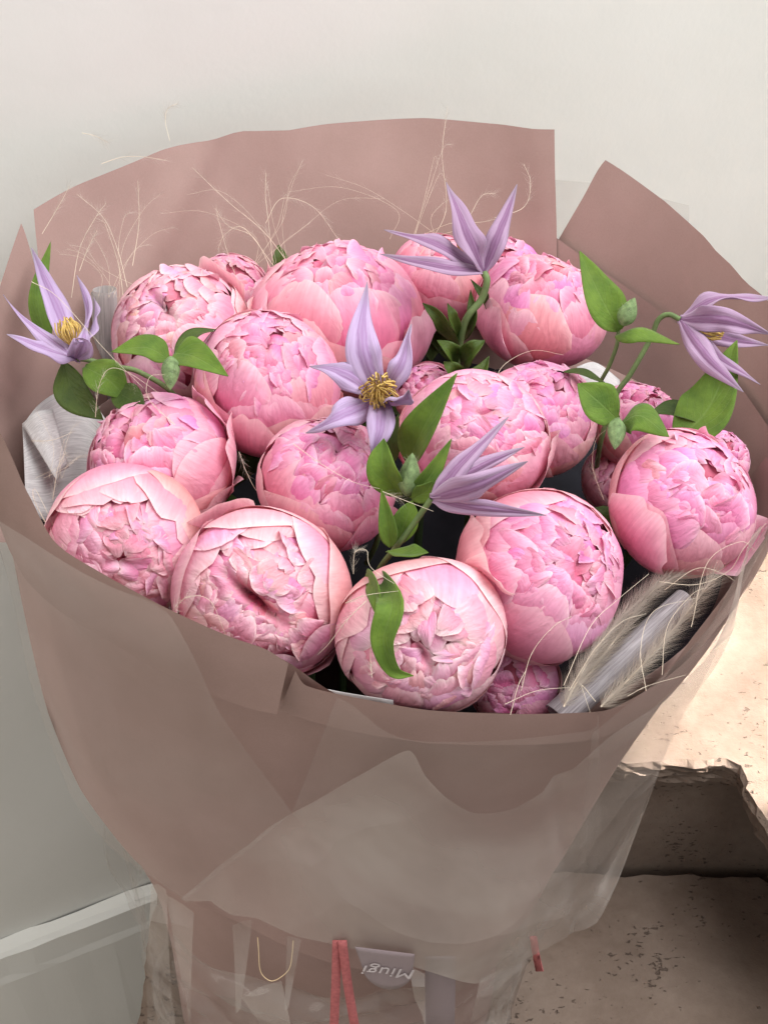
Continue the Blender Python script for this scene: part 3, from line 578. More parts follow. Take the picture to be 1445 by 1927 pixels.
P_ = [
 ('A', 437, 560, 84, 1.102, -0.05, 0.60, 'half hidden pale pink peony tucked behind the brown-topped peony against the back paper', dict(loose=((58, 0.7, 0.6, 0.5, 0.16, 70),), lil=0.3, pale=0.7)),
 ('B', 340, 640, 134, 1.034, -0.15, 0.52, 'fading pink peony with a brown crumpled top beside the rolled white tissue', dict(heart=(0.20, 0.08, 0.05), wash=0.45, loose=((66, 0.9, 0.3, 0.45, 0.12, 70), (60, 0.3, 0.9, 0.4, 0.10, 60)), openness=0.3, pale=0.8, lil=0.35)),
 ('C', 628, 608, 164, 1.05, -0.08, 0.78, 'largest rose pink peony at the back, behind the round smooth peony', dict(lil=0.4, loose=((66, -1, -0.1, 0.45, 0.07, 80), (70, 1, -0.4, 0.6, 0.04, 85)))),
 ('D', 507, 720, 141, 0.977, 0.08, 0.58, 'round salmon pink peony with a small red slit in its lilac centre', dict(lil=0.6)),
 ('E', 825, 525, 93, 1.09, 0.1, 0.75, 'pale salmon peony directly under the raised lilac clematis', dict(lil=0.2)),
 ('F', 940, 540, 92, 1.136, 0.0, 0.65, 'lilac pink peony peeping out behind the tight closed peony', dict(lil=0.8)),
 ('G', 1020, 590, 118, 1.054, 0.15, 0.80, 'tight closed pink peony between the raised clematis and the tall pointed leaf', dict(lil=0.35, capdeg=50)),
 ('H', 1015, 785, 114, 0.993, 0.22, 0.60, 'lilac pink peony below the tight closed peony, half covered', dict(lil=0.95)),
 ('I', 900, 830, 142, 0.934, 0.02, 0.48, 'full pink peony behind the half closed clematis and tall green leaf', dict(loose=((64, 0.95, -0.3, 0.55, 0.06, 85),), lil=0.55, pale=0.65)),
 ('J', 300, 875, 145, 0.954, -0.38, 0.42, 'loosely opened mauve pink peony with outer petals falling to one side', dict(lil=0.75, openness=0.4, loose=((70, 1, 0.1, 0.6, 0.12, 80), (78, 0.8, -0.7, 0.6, 0.10, 80), (60, 0.5, 0.6, 0.55, 0.08, 70)))),
 ('K', 618, 912, 129, 0.92, 0.15, 0.58, 'smaller mauve pink peony under the open clematis star', dict(lil=0.7)),
 ('L', 240, 1015, 143, 0.889, 0.08, -0.28, 'pale pink crinkled peony leaning over the cuff with its heart turned outward', dict(wash=0.45, lil=0.45, pale=0.8)),
 ('M', 495, 1122, 166, 0.874, 0.0, 0.05, 'wide open pale pink peony with a deep red hollow heart', dict(wash=0.45, lil=0.4, openness=1.0, pale=0.85, loose=((74, -0.45, 1, 0.5, 0.10, 85),))),
 ('N', 790, 1197, 151, 0.854, 0.06, -0.12, 'pale crumpled pink peony by the front rim with a curled green leaf lying over it', dict(wash=0.5, loose=((62, 0.8, 0.6, 0.3, 0.14, 60),), lil=0.45, pale=0.85)),
 ('O', 1015, 1080, 160, 0.889, 0.46, 0.22, 'large coral pink peony with magenta heart and thick smooth outer petals', dict(lil=0.75, loose=((66, -1, 0.3, 0.62, 0.06, 85),))),
 ('P', 1275, 945, 139, 0.923, 0.42, 0.42, 'plump coral pink peony under green leaves near the silvery tissue roll', dict(lil=0.7, loose=((72, 1, -0.15, 0.5, 0.16, 80), (58, -0.7, -0.3, 0.7, 0.03, 90)))),
 ('Q', 968, 1280, 85, 0.912, -0.2, 0.1, 'small deep mauve peony low beneath the coral and crumpled peonies', dict(lil=1.0)),
 ('R', 1200, 800, 82, 1.014, 0.2, 0.75, 'flat pink peony petals showing behind the two oval leaves', dict(lil=0.7, loose=((70, 1, 0.5, 0.6, 0.15, 80),))),
 ('S', 1348, 868, 62, 1.0, 0.3, 0.6, 'small magenta peony tip behind the plump coral peony', dict(lil=1.0)),
 ('T', 1172, 905, 78, 1.03, -0.2, 0.6, 'shaded dull rose peony in the gap beside the plump coral peony', dict(lil=0.3)),
 ('U', 800, 745, 62, 1.024, 0.0, 0.5, 'small deep pink peony in shadow behind the open clematis star', dict(lil=0.9)),
]
for i, (k, px, py, rp, d, ax, ay, lab, kw) in enumerate(P_):
    kw = dict(kw)
    if rp < 100: kw['ncap'] = 46
    peony(k, px, py, rp, d, ax, ay, lab, 100 + i, **kw)

def px3(*pts): return [pt(a, b, d) for a, b, d in pts]
def stem(parent, pts, r=0.0016):
    v_, f_, uv_ = tube(pts, r, 7, 6 * len(pts)); return mesh('stem', v_, f_, M_STEM, parent)
def bud(parent, b0, b1, w, seed=0):
    b0 = np.asarray(b0); b1 = np.asarray(b1); n = 14; k = 16; v = np.linspace(0, 1, n); a = np.linspace(0, 2 * np.pi, k, endpoint=False)
    ax = b1 - b0; t = ax / np.linalg.norm(ax); s = np.cross(t, FWD); s /= np.linalg.norm(s); q = np.cross(t, s)
    r = w * np.sin(np.pi * np.clip(v, 0, 1) ** 0.7) ** 0.8; r[0] = w * 0.3; r[-1] = 0.0001
    rr = r[:, None] * (1 + 0.13 * np.cos(4 * a + 0.6)[None, :])
    V = b0 + v[:, None, None] * ax + rr[..., None] * (s * np.cos(a)[None, :, None] + q * np.sin(a)[None, :, None])
    i, j = np.meshgrid(np.arange(n - 1), np.arange(k), indexing='ij'); i = i.ravel(); j = j.ravel(); j2 = (j + 1) % k
    o = mesh('bud', V.reshape(-1, 3), np.stack([i * k + j, i * k + j2, (i + 1) * k + j2, (i + 1) * k + j], 1), M_BUD, parent)
    rg = np.random.default_rng(seed); hv = []; hf = []
    for _ in range(90):                                   # fine hairs
        vi = rg.uniform(0.05, 0.9); an = rg.uniform(0, 6.28); rad = np.interp(vi, v, r); out = s * math.cos(an) + q * math.sin(an)
        p0 = b0 + ax * vi + out * rad * 0.95; p1 = p0 + out * 0.0022 + t * 0.0016; sd = np.cross(out, t) * 0.00007
        k0 = len(hv); hv += [p0 - sd, p0 + sd, p1]; hf.append((k0, k0 + 1, k0 + 2))
    h = mesh('hairs', hv, hf, M_FUZZ, o); h['kind'] = 'stuff'
    return o
def stamens(parent, c, dirn, n=46, L=0.017, spread=0.8, seed=0):
    rg = np.random.default_rng(seed); dirn = np.asarray(dirn, float) / np.linalg.norm(dirn)
    s = np.cross(dirn, [0.3, 0.1, 0.9]); s /= np.linalg.norm(s); q = np.cross(dirn, s)
    for i in range(n):
        a = i * 2.4; k = spread * math.sqrt((i + 0.5) / n); out = s * math.cos(a) + q * math.sin(a)
        d1 = dirn + out * k * 0.8; d1 /= np.linalg.norm(d1); ll = L * rg.uniform(0.75, 1.1)
        p0 = c + out * 0.0015 * k; p1 = p0 + d1 * ll * 0.6 + out * 0.001; p2 = p1 + (dirn * 0.9 - out * 0.35 * rg.uniform(0, 2)) * ll * 0.45
        v_, f_, _ = tube([p0, p1, p2], np.array([0.00032, 0.0003, 0.00055, 0.0004]), 5, 8)
        mesh('stamen', v_, f_, M_STAMEN, parent)
def clematis(label, base_, tips, dirn, group, seed, sw=0.0095, mids=None, **kw):
    th = thing('clematis', base_, label, 'clematis', group)
    for i, (tip, mid, w_, nr) in enumerate(tips):
        rg = np.random.default_rng(seed * 31 + i); blade('sepal', [base_, mid, tip], w_ * (0.68 if seed > 2 else 0.76), M_SEPALB if seed > 2 else M_SEPAL, th, nr, cup=rg.uniform(-0.45, 0.1), fold=rg.uniform(-0.1, 0.25), wave=0.19, peak=0.40, ridge=0.07, nu=15, nv=40, seed=seed * 10 + i, base=0.35, tipcurl=rg.uniform(-0.5, 0.9), twist=rg.uniform(-0.9, 0.9))
    return th
V_ = -FWD
# left clematis
b = pt(143, 676, 0.960)
c1 = clematis('lilac clematis leaning out over the left-hand paper beside rolled white tissue', b, [
    (pt(58, 470, 0.985), pt(108, 575, 0.985), 0.0120, AX * 0.5 + V_), (pt(146, 518, 0.995), pt(168, 600, 0.985), 0.0085, -AX + V_ * 0.4),
    (pt(0, 566, 0.965), pt(70, 618, 0.965), 0.0085, UPV + V_ * 0.4), (pt(14, 626, 0.935), pt(85, 655, 0.938), 0.0095, UPV * 0.8 + V_ * 0.5), (pt(152, 625, 0.945), pt(158, 648, 0.940), 0.0098, UPV * 0.6 - V_ * 0.3),
    (pt(190, 560, 1.02), pt(172, 620, 0.99), 0.008, -AX + V_ * 0.2)], None, None, 1)
stamens(c1, pt(140, 652, 0.962), UPV * 0.9 - AX * 0.25 + V_ * 0.25, 44, 0.018, 0.75, 1)
stem(c1, [b, pt(160, 676, 0.962), pt(215, 690, 0.965), pt(262, 700, 0.975), pt(330, 745, 0.99), pt(380, 830, 1.03)], 0.0017)
blade('leaf', px3((318, 676, 0.93), (275, 654, 0.925), (210, 662, 0.925)), 0.0095, M_LEAF, c1, UPV * 0.7 + V_, 0.1, 0.15, 0.03, 0.40, seed=21)
blade('leaf', px3((330, 664, 0.925), (368, 672, 0.918), (430, 708, 0.912)), 0.0115, M_LEAF, c1, UPV * 0.6 + V_, 0.15, 0.15, 0.03, 0.36, seed=22)
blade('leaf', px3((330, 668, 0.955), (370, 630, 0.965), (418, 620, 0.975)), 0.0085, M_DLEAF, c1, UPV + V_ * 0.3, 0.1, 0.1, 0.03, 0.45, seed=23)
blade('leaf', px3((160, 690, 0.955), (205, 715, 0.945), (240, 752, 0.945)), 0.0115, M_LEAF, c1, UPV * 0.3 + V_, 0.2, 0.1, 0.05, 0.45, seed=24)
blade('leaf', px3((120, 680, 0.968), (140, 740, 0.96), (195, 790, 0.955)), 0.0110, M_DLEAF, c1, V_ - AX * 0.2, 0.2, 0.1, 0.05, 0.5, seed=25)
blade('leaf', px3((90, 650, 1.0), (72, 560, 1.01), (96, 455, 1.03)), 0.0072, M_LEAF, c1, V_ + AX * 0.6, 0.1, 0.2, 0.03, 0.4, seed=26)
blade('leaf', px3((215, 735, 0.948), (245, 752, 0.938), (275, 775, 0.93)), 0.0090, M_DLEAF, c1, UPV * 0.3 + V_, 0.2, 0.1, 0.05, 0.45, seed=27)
bud(c1, pt(322, 672, 0.915), pt(321, 734, 0.908), 0.0050, 3)
# centre open star
b = pt(715, 748, 0.900)
c2 = clematis('wide open lilac clematis star with golden stamens in the heart of the bouquet', b, [
    (pt(690, 546, 0.915), pt(682, 650, 0.885), 0.0135, V_), (pt(772, 606, 0.91), pt(756, 680, 0.885), 0.0090, V_ - AX * 0.5), (pt(578, 684, 0.900), pt(652, 704, 0.885), 0.0105, V_ + UPV * 0.3),
    (pt(576, 815, 0.885), pt(640, 782, 0.875), 0.0105, V_ + UPV * 0.2), (pt(699, 866, 0.868), pt(716, 802, 0.868), 0.0105, V_ - UPV * 0.2), (pt(768, 738, 0.845), pt(758, 752, 0.865), 0.0080, UPV + AX * 0.3 + V_ * 0.3)], None, None, 2)
stamens(c2, pt(716, 745, 0.892), V_ + UPV * 0.25 - AX * 0.1, 64, 0.019, 1.25, 2)
stem(c2, [b, pt(725, 775, 0.915), pt(735, 860, 0.93), pt(715, 1000, 0.93), pt(690, 1060, 0.96)], 0.0017)
blade('leaf', px3((768, 870, 0.895), (800, 800, 0.872), (860, 702, 0.862)), 0.0104, M_LEAF, c2, V_ - AX * 0.5, 0.25, 0.35, 0.03, 0.40, seed=31)
blade('leaf', px3((752, 935, 0.875), (722, 880, 0.862), (722, 825, 0.862)), 0.0090, M_LEAF, c2, V_ - AX * 0.3, 0.25, 0.35, 0.02, 0.45, seed=32)
blade('leaf', px3((740, 870, 0.905), (735, 830, 0.895), (750, 780, 0.89)), 0.0055, M_DLEAF, c2, V_, 0.1, 0.2, 0.02, 0.45, seed=33)
bud(c2, pt(766, 932, 0.868), pt(776, 852, 0.858), 0.0056, 4)
blade('leaf', px3((770, 935, 0.868), (810, 895, 0.858), (850, 825, 0.856)), 0.0050, M_LEAF, c2, V_, 0.2, 0.3, 0.02, 0.45, seed=34)
blade('leaf', px3((775, 940, 0.866), (800, 925, 0.858), (815, 905, 0.852)), 0.0055, M_LEAF, c2, V_, 0.1, 0.2, 0.02, 0.45, seed=35)
# raised clematis at the back
b = pt(910, 512, 1.000)
c3 = clematis('lilac clematis raised above the back peonies with long spidery pointed petals', b, [
    (pt(838, 345, 1.0), pt(880, 440, 0.985), 0.0125, V_ + AX * 0.5), (pt(974, 354, 1.01), pt(938, 440, 0.995), 0.0105, V_ - AX * 0.4), (pt(722, 430, 1.0), pt(815, 458, 0.988), 0.0110, V_ + UPV * 0.5),
    (pt(715, 480, 0.99), pt(825, 500, 0.98), 0.0085, V_ + UPV * 0.3), (pt(880, 400, 1.05), pt(890, 460, 1.03), 0.008, V_ + UPV * 0.5)], None, None, 3)
stamens(c3, pt(895, 485, 1.005), UPV * 0.8 - AX * 0.5 + V_ * 0.1, 34, 0.017, 0.6, 3)
stem(c3, [b, pt(916, 530, 1.0), pt(905, 565, 1.005), pt(875, 605, 1.01), pt(860, 680, 1.03), pt(850, 740, 1.06)], 0.0024)
for i, (x0, y0, x1, y1, x2, y2, dd, w_) in enumerate([(862, 650, 830, 600, 795, 570, 1.0, .010), (860, 640, 850, 600, 842, 570, 1.0, .008), (870, 640, 890, 600, 885, 545, 1.01, .009), (855, 690, 845, 660, 822, 640, 1.0, .011), (870, 690, 890, 660, 912, 640, 0.995, .012), (860, 730, 850, 700, 835, 680, 1.0, .012), (870, 740, 900, 710, 920, 670, 1.0, .012), (915, 585, 905, 555, 885, 525, 1.02, .006)]):
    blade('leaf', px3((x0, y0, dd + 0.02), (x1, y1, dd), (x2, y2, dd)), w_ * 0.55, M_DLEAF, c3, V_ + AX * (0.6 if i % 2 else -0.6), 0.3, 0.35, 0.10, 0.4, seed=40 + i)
# right-hand clematis
b = pt(1279, 601, 0.955)
c4 = clematis('mauve clematis nodding sideways towards the dusty rose paper with two pairs of leaves', b, [
    (pt(1450, 572, 0.95), pt(1350, 562, 0.945), 0.0105, V_ + UPV * 0.7), (pt(1452, 630, 0.94), pt(1360, 602, 0.935), 0.0118, V_), (pt(1432, 724, 0.95), pt(1350, 668, 0.945), 0.0085, V_ - UPV * 0.2 + AX * 0.3),
    (pt(1398, 738, 0.93), pt(1330, 670, 0.932), 0.0105, V_ - AX * 0.3), (pt(1445, 650, 0.98), pt(1360, 635, 0.975), 0.009, V_)], None, None, 4)
stamens(c4, pt(1300, 612, 0.95), AX * 0.85 - UPV * 0.28 + V_ * 0.1, 30, 0.0185, 0.45, 4)
stem(c4, [b, pt(1258, 592, 0.957), pt(1238, 602, 0.96), pt(1222, 640, 0.965), pt(1185, 705, 0.97), pt(1158, 745, 0.975), pt(1130, 830, 0.99), pt(1120, 900, 1.03)], 0.0017)
stem(c4, [pt(1163, 620, 0.955), pt(1160, 650, 0.958), pt(1145, 690, 0.965), pt(1125, 730, 0.98), pt(1110, 800, 1.0)], 0.0013)
blade('leaf', px3((1165, 622, 0.952), (1128, 555, 0.948), (1090, 472, 0.955)), 0.0130, M_LEAF, c4, V_ + AX * 0.3, 0.1, 0.18, 0.03, 0.36, seed=51)
blade('leaf', px3((1157, 632, 0.950), (1205, 618, 0.94), (1278, 648, 0.935)), 0.0105, M_LEAF, c4, UPV + V_ * 0.6, -0.25, -0.2, 0.02, 0.42, seed=52)
bud(c4, pt(1170, 612, 0.945), pt(1194, 560, 0.94), 0.0052, 5)
blade('leaf', px3((1162, 790, 0.915), (1128, 758, 0.905), (1086, 722, 0.905)), 0.0128, M_LEAF, c4, V_ + UPV * 0.3, 0.15, 0.12, 0.04, 0.5, seed=53)
blade('leaf', px3((1168, 796, 0.912), (1205, 782, 0.90), (1258, 822, 0.892)), 0.0120, M_LEAF, c4, UPV * 0.7 + V_, -0.15, -0.1, 0.04, 0.42, seed=54)
bud(c4, pt(1162, 788, 0.905), pt(1156, 846, 0.896), 0.0050, 6)
blade('leaf', px3((1270, 830, 0.945), (1335, 765, 0.95), (1386, 640, 0.965)), 0.0165, M_LEAF, c4, V_ - AX * 0.5, 0.15, 0.25, 0.03, 0.42, seed=55)
blade('leaf', px3((1330, 800, 0.955), (1270, 775, 0.955), (1222, 778, 0.955)), 0.0110, M_DLEAF, c4, UPV + V_ * 0.6, 0.1, 0.15, 0.04, 0.45, seed=56)
blade('leaf', px3((1060, 700, 0.975), (1095, 703, 0.97), (1140, 722, 0.965)), 0.0055, M_DLEAF, c4, UPV + V_ * 0.5, 0.1, 0.15, 0.02, 0.45, seed=57)
# half closed clematis
b = pt(812, 938, 0.850)
c5 = clematis('half closed smoky mauve clematis pointing sideways on a hairy stem with small leaves', b, [
    (pt(957, 784, 0.865), pt(862, 880, 0.848), 0.0085, V_ + UPV * 0.6), (pt(988, 838, 0.86), pt(885, 888, 0.848), 0.0085, V_ + UPV * 0.4), (pt(992, 868, 0.835), pt(895, 916, 0.826), 0.0125, V_ - UPV * 0.1), (pt(1027, 966, 0.845), pt(900, 956, 0.838), 0.0085, V_ - UPV * 0.7)], None, None, 5)
stamens(c5, pt(830, 925, 0.853), AX + UPV * 0.45, 20, 0.018, 0.35, 5)
stem(c5, [b, pt(800, 955, 0.853), pt(775, 990, 0.86), pt(745, 1030, 0.868), pt(712, 1075, 0.89), pt(690, 1150, 0.94)], 0.0017)
blade('leaf', px3((735, 1030, 0.865), (728, 985, 0.858), (718, 920, 0.856)), 0.0050, M_LEAF, c5, V_, 0.2, 0.4, 0.02, 0.42, seed=61)
blade('leaf', px3((745, 1025, 0.868), (765, 975, 0.862), (775, 942, 0.862)), 0.0072, M_LEAF, c5, V_, 0.3, 0.3, 0.02, 0.45, seed=62)
blade('leaf', px3((728, 1038, 0.862), (768, 1044, 0.852), (806, 1040, 0.846)), 0.0068, M_LEAF, c5, UPV + V_ * 0.7, 0.2, 0.2, 0.04, 0.55, seed=63)
blade('leaf', px3((716, 1078, 0.845), (738, 1135, 0.800), (722, 1205, 0.797), (742, 1262, 0.803), (778, 1272, 0.803)), 0.0074, M_LEAF, c5, V_ - AX * 0.3, 0.2, 0.35, 0.05, 0.33, nv=30, seed=64)
blade('leaf', px3((690, 1078, 0.850), (706, 1110, 0.82), (718, 1180, 0.803)), 0.0062, M_LEAF, c5, V_ - AX * 0.9, 0.1, 0.2, 0.03, 0.4, seed=65)
# small lone leaf
lf = thing('leaf_sprig', pt(525, 500, 1.07), 'small grey green leaf tip poking up behind the largest back peony', 'leaf')
blade('leaf', px3((528, 520, 1.08), (528, 490, 1.075), (524, 460, 1.075)), 0.006, M_DLEAF, lf, V_, 0.1, 0.2, 0.02, 0.45, seed=71)

# ------------------------------------------------------------------ rolled / folded white tissue
def roll(label, p0, p1, r0, r1, seed, turns=1.6):
    th = thing('tissue_roll', p1, label, 'tissue'); p0 = np.asarray(p0); p1 = np.asarray(p1)
    n, k = 24, 44; ax = p1 - p0; t = ax / np.linalg.norm(ax); s = np.cross(t, FWD); s /= np.linalg.norm(s); q = np.cross(t, s)
    a = np.linspace(0, 2 * np.pi * turns, k); v = np.linspace(0, 1, n); rg = np.random.default_rng(seed)
    rad = (r0 + (r1 - r0) * v)[:, None] * (0.78 + 0.22 * a / a[-1])[None, :] * (1 + 0.03 * np.sin(3 * a[None, :] + 4 * v[:, None]))
    V = p0 + v[:, None, None] * ax + rad[..., None] * (s * np.cos(a)[None, :, None] + q * np.sin(a)[None, :, None])
    V = V + t * (0.0025 * waves(a[None, :], v[:, None], 3, 1, 3, rg) * (v[:, None] < 0.05))[..., None]
    uv = np.stack(np.meshgrid(v, a / a[-1], indexing='ij'), -1).reshape(-1, 2)
    mesh('tissue', V.reshape(-1, 3), gridf(n, k), M_ROLL if seed == 1 else M_TISSUE, th, uv); return th
roll('thick silvery fibre tissue roll lying along the front rim by the plumes', pt(1290, 1130, 0.905), pt(1050, 1352, 0.880), 0.0080, 0.0098, 1)
roll('short upright white tissue roll behind the clematis that leans on the paper', pt(197, 545, 1.065), pt(205, 760, 1.12), 0.0092, 0.0095, 2)
def tissue_sheet(label, C0, C1, seed, n=20, k=14, crease=0.002):
    A = spline(C0, n); B = spline(C1, n); v = np.linspace(0, 1, k); V = A[:, None] * (1 - v)[None, :, None] + B[:, None] * v[None, :, None]
    rg = np.random.default_rng(seed); V = V + V_ * (crease * waves(np.linspace(0, 4, n)[:, None], v[None, :] * 2, 5, 1, 4, rg))[..., None]
    uv = np.stack(np.meshgrid(np.linspace(0, 1, n), v, indexing='ij'), -1).reshape(-1, 2)
    o = mesh('tissue_fold', V.reshape(-1, 3), gridf(n, k), M_TISSUE, None, uv, origin=V[-1, -1]); return tag(solidify(o, 0.0004), label, 'tissue')
tissue_sheet('grey white tissue fold curling over beside the mauve peony', px3((42, 800, 0.965), (75, 760, 0.985), (120, 735, 1.01), (165, 745, 1.02), (200, 790, 1.01)), px3((50, 960, 0.95), (90, 980, 0.96), (130, 970, 0.98), (170, 960, 1.0), (210, 950, 1.0)), 3)
tissue_sheet('curled lip of pale tissue hanging down beside the paper', px3((42, 798, 0.963), (70, 775, 0.962), (100, 770, 0.968)), px3((108, 905, 0.955), (112, 890, 0.958), (130, 880, 0.97)), 4, 14, 10, 0.001)
tissue_sheet('scrap of grey tissue showing under the tight closed peony', px3((1085, 690, 1.02), (1120, 682, 1.03), (1165, 715, 1.03)), px3((1090, 740, 1.02), (1130, 745, 1.02), (1170, 750, 1.02)), 5, 10, 8, 0.001)
tissue_sheet('thin white tissue edge peeping above the front cuff below the crumpled peony', list(hit([548, 575, 640, 740], [1252, 1285, 1302, 1318], -0.004)), list(hit([560, 585, 645, 740], [1330, 1340, 1360, 1370], -0.004)), 6, 14, 8, 0.0005)

# ------------------------------------------------------------------ feather grass
def plume(label, pts, seed, r=0.00019, fuzz=0, f0=0.5, f1=1.0, fl=0.007, group='feather grass awns', hw=0.00004):
    rg = np.random.default_rng(seed); C = spline(px3(*pts), 10 * len(pts))
    th = thing('dried_plume', C[0], label, 'plume', group)
    v_, f_, _ = tube(C, np.linspace(r, r * 0.45, len(C)), 4, 0); mesh('awn', v_, f_, M_AWN, th)
    if fuzz:
        T = np.gradient(C, axis=0); T /= np.linalg.norm(T, axis=1)[:, None]; hv = []; hf = []
        for _ in range(fuzz):
            s = rg.uniform(f0, f1) * (len(C) - 1); i = min(int(s), len(C) - 2); p = C[i] + (C[i + 1] - C[i]) * (s - i)
            d = rg.normal(0, 1, 3); d -= T[i] * (d @ T[i]); d /= np.linalg.norm(d); ll = fl * rg.uniform(0.4, 1.1)
            m_ = p + (d * 0.6 + T[i] * 0.4) * ll * 0.5; e = p + (d * 0.75 + T[i] * 0.75) * ll; sd = np.cross(d, T[i]) * hw
            k0 = len(hv); hv += [p - sd, p + sd, m_ - sd, m_ + sd, e]; hf += [(k0, k0 + 1, k0 + 3, k0 + 2), (k0 + 2, k0 + 3, k0 + 4)]
        mesh('hair_fringe', hv, hf, M_FUZZ, th)
    return th
LB = 'fine pale feather grass strand arching above the back paper'
LL = 'fine pale feather grass strand rising beside the leaning clematis'
LC = 'straw coloured feather grass strand crossing the middle peonies'
LR = 'curved feather grass strand looping round the silvery tissue roll'
S_ = 0
def pl(lab, g, pts, **k):
    global S_; S_ += 1; plume(lab, pts, S_, group=g, **k)
GB, GL, GC, GR = 'strands over the back paper', 'strands beside the leaning clematis', 'strands over the middle peonies', 'strands round the tissue roll'
for p in [[(520, 560, 1.06), (508, 440, 1.05), (500, 370, 1.05), (501, 325, 1.05)], [(500, 420, 1.05), (530, 374, 1.05), (590, 390, 1.05), (640, 455, 1.06)], [(560, 520, 1.06), (500, 440, 1.05), (430, 380, 1.05), (362, 315, 1.05)],
          [(525, 540, 1.06), (480, 450, 1.06), (430, 425, 1.06), (405, 392, 1.06)], [(515, 500, 1.06), (460, 430, 1.06), (425, 440, 1.06), (410, 470, 1.06)], [(470, 590, 1.06), (430, 480, 1.05), (408, 400, 1.05)],
          [(790, 480, 1.05), (838, 400, 1.05), (832, 290, 1.04), (842, 200, 1.05)], [(930, 410, 1.02), (985, 390, 1.03), (998, 345, 1.03), (985, 308, 1.03)], [(820, 445, 1.05), (870, 425, 1.03), (905, 370, 1.03), (932, 364, 1.03)], [(800, 440, 1.06), (850, 420, 1.04), (905, 418, 1.03), (950, 408, 1.03)]]:
    pl(LB, GB, p, fuzz=150 if p[0][0] < 600 else 110, f0=0.3, fl=0.010, hw=0.00003)
for p in [[(240, 540, 1.02), (222, 470, 1.03), (195, 410, 1.03), (145, 365, 1.04)], [(80, 440, 1.0), (110, 390, 1.0), (132, 350, 1.0)], [(135, 560, 1.0), (150, 470, 1.0), (180, 410, 1.0), (200, 383, 1.0)], [(150, 510, 1.0), (165, 470, 1.0), (183, 434, 1.0)],
          [(235, 640, 1.03), (228, 520, 1.05), (202, 430, 1.05), (192, 415, 1.05)], [(250, 500, 1.05), (262, 420, 1.06), (260, 340, 1.06)], [(192, 308, 1.06), (230, 296, 1.06), (270, 295, 1.06), (312, 302, 1.06)], [(320, 265, 1.07), (312, 230, 1.07), (316, 205, 1.07), (335, 195, 1.07)],
          [(155, 250, 1.06), (180, 256, 1.06), (204, 268, 1.06)], [(60, 530, 0.95), (110, 560, 0.935), (200, 660, 0.925), (270, 730, 0.915)]]:
    pl(LL, GL, p, fuzz=110, f0=0.3, fl=0.010, hw=0.00003)
rw = np.random.default_rng(77)
for cx_, cy_, cd_, nn in ((520, 500, 1.06, 9), (215, 560, 1.04, 8), (800, 450, 1.05, 6), (110, 900, 0.93, 6)):
    for _ in range(nn):
        dx_, dy_ = rw.normal(-10, 55), -rw.uniform(70, 190) * (0.6 if cy_ > 800 else 1); bx_ = rw.normal(0, 40)
        pl(LB if cy_ < 520 and cx_ > 400 else LL if cx_ < 400 and cy_ < 800 else 'short silky feather grass strand beside the curled tissue', GB if cy_ < 520 and cx_ > 400 else GL if cx_ < 400 and cy_ < 800 else 'strands by the curled tissue',
           [(cx_ + rw.normal(0, 25), cy_, cd_), (cx_ + dx_ * 0.3 + bx_ * 0.4, cy_ + dy_ * 0.5, cd_), (cx_ + dx_ + bx_, cy_ + dy_ * 0.9, cd_ + 0.01), (cx_ + dx_ * 1.6 + bx_ * 1.7, cy_ + dy_ * rw.uniform(0.8, 1.2), cd_ + 0.01)], r=0.00009, fuzz=60, f0=0.3, fl=0.008, hw=0.000025)
for p in [[(180, 785, 0.92), (186, 730, 0.91), (205, 695, 0.905), (240, 700, 0.905), (300, 740, 0.91)], [(330, 800, 0.905), (280, 750, 0.905), (282, 710, 0.905), (310, 705, 0.905)], [(95, 1000, 0.89), (65, 940, 0.905), (70, 925, 0.905), (120, 1030, 0.855)], [(552, 835, 0.87), (600, 870, 0.866), (660, 905, 0.864), (715, 920, 0.862)],
          [(720, 925, 0.85), (770, 945, 0.846), (815, 962, 0.842)], [(665, 1080, 0.835), (668, 1040, 0.83), (690, 1036, 0.825), (700, 1070, 0.815), (770, 1115, 0.80)], [(690, 1130, 0.80), (650, 1170, 0.80), (620, 1210, 0.805), (598, 1232, 0.81)], [(650, 1135, 0.81), (690, 1120, 0.80), (750, 1112, 0.795)],
          [(320, 1160, 0.83), (350, 1125, 0.815), (395, 1130, 0.81), (425, 1195, 0.815)], [(450, 850, 0.93), (465, 890, 0.93), (490, 930, 0.92), (540, 945, 0.895)], [(700, 1275, 0.80), (697, 1240, 0.80), (698, 1205, 0.802)], [(975, 820, 0.94), (940, 730, 0.95), (945, 690, 0.96), (1000, 660, 0.985), (1060, 668, 1.0)], [(1135, 940, 0.93), (1115, 880, 0.93), (1120, 830, 0.92), (1140, 808, 0.91)], [(60, 830, 0.95), (100, 828, 0.945), (140, 812, 0.945)], [(100, 940, 0.93), (110, 880, 0.93), (125, 850, 0.935)]]:
    pl(LC, GC, p, fuzz=70, f0=0.0, f1=0.4, fl=0.007)
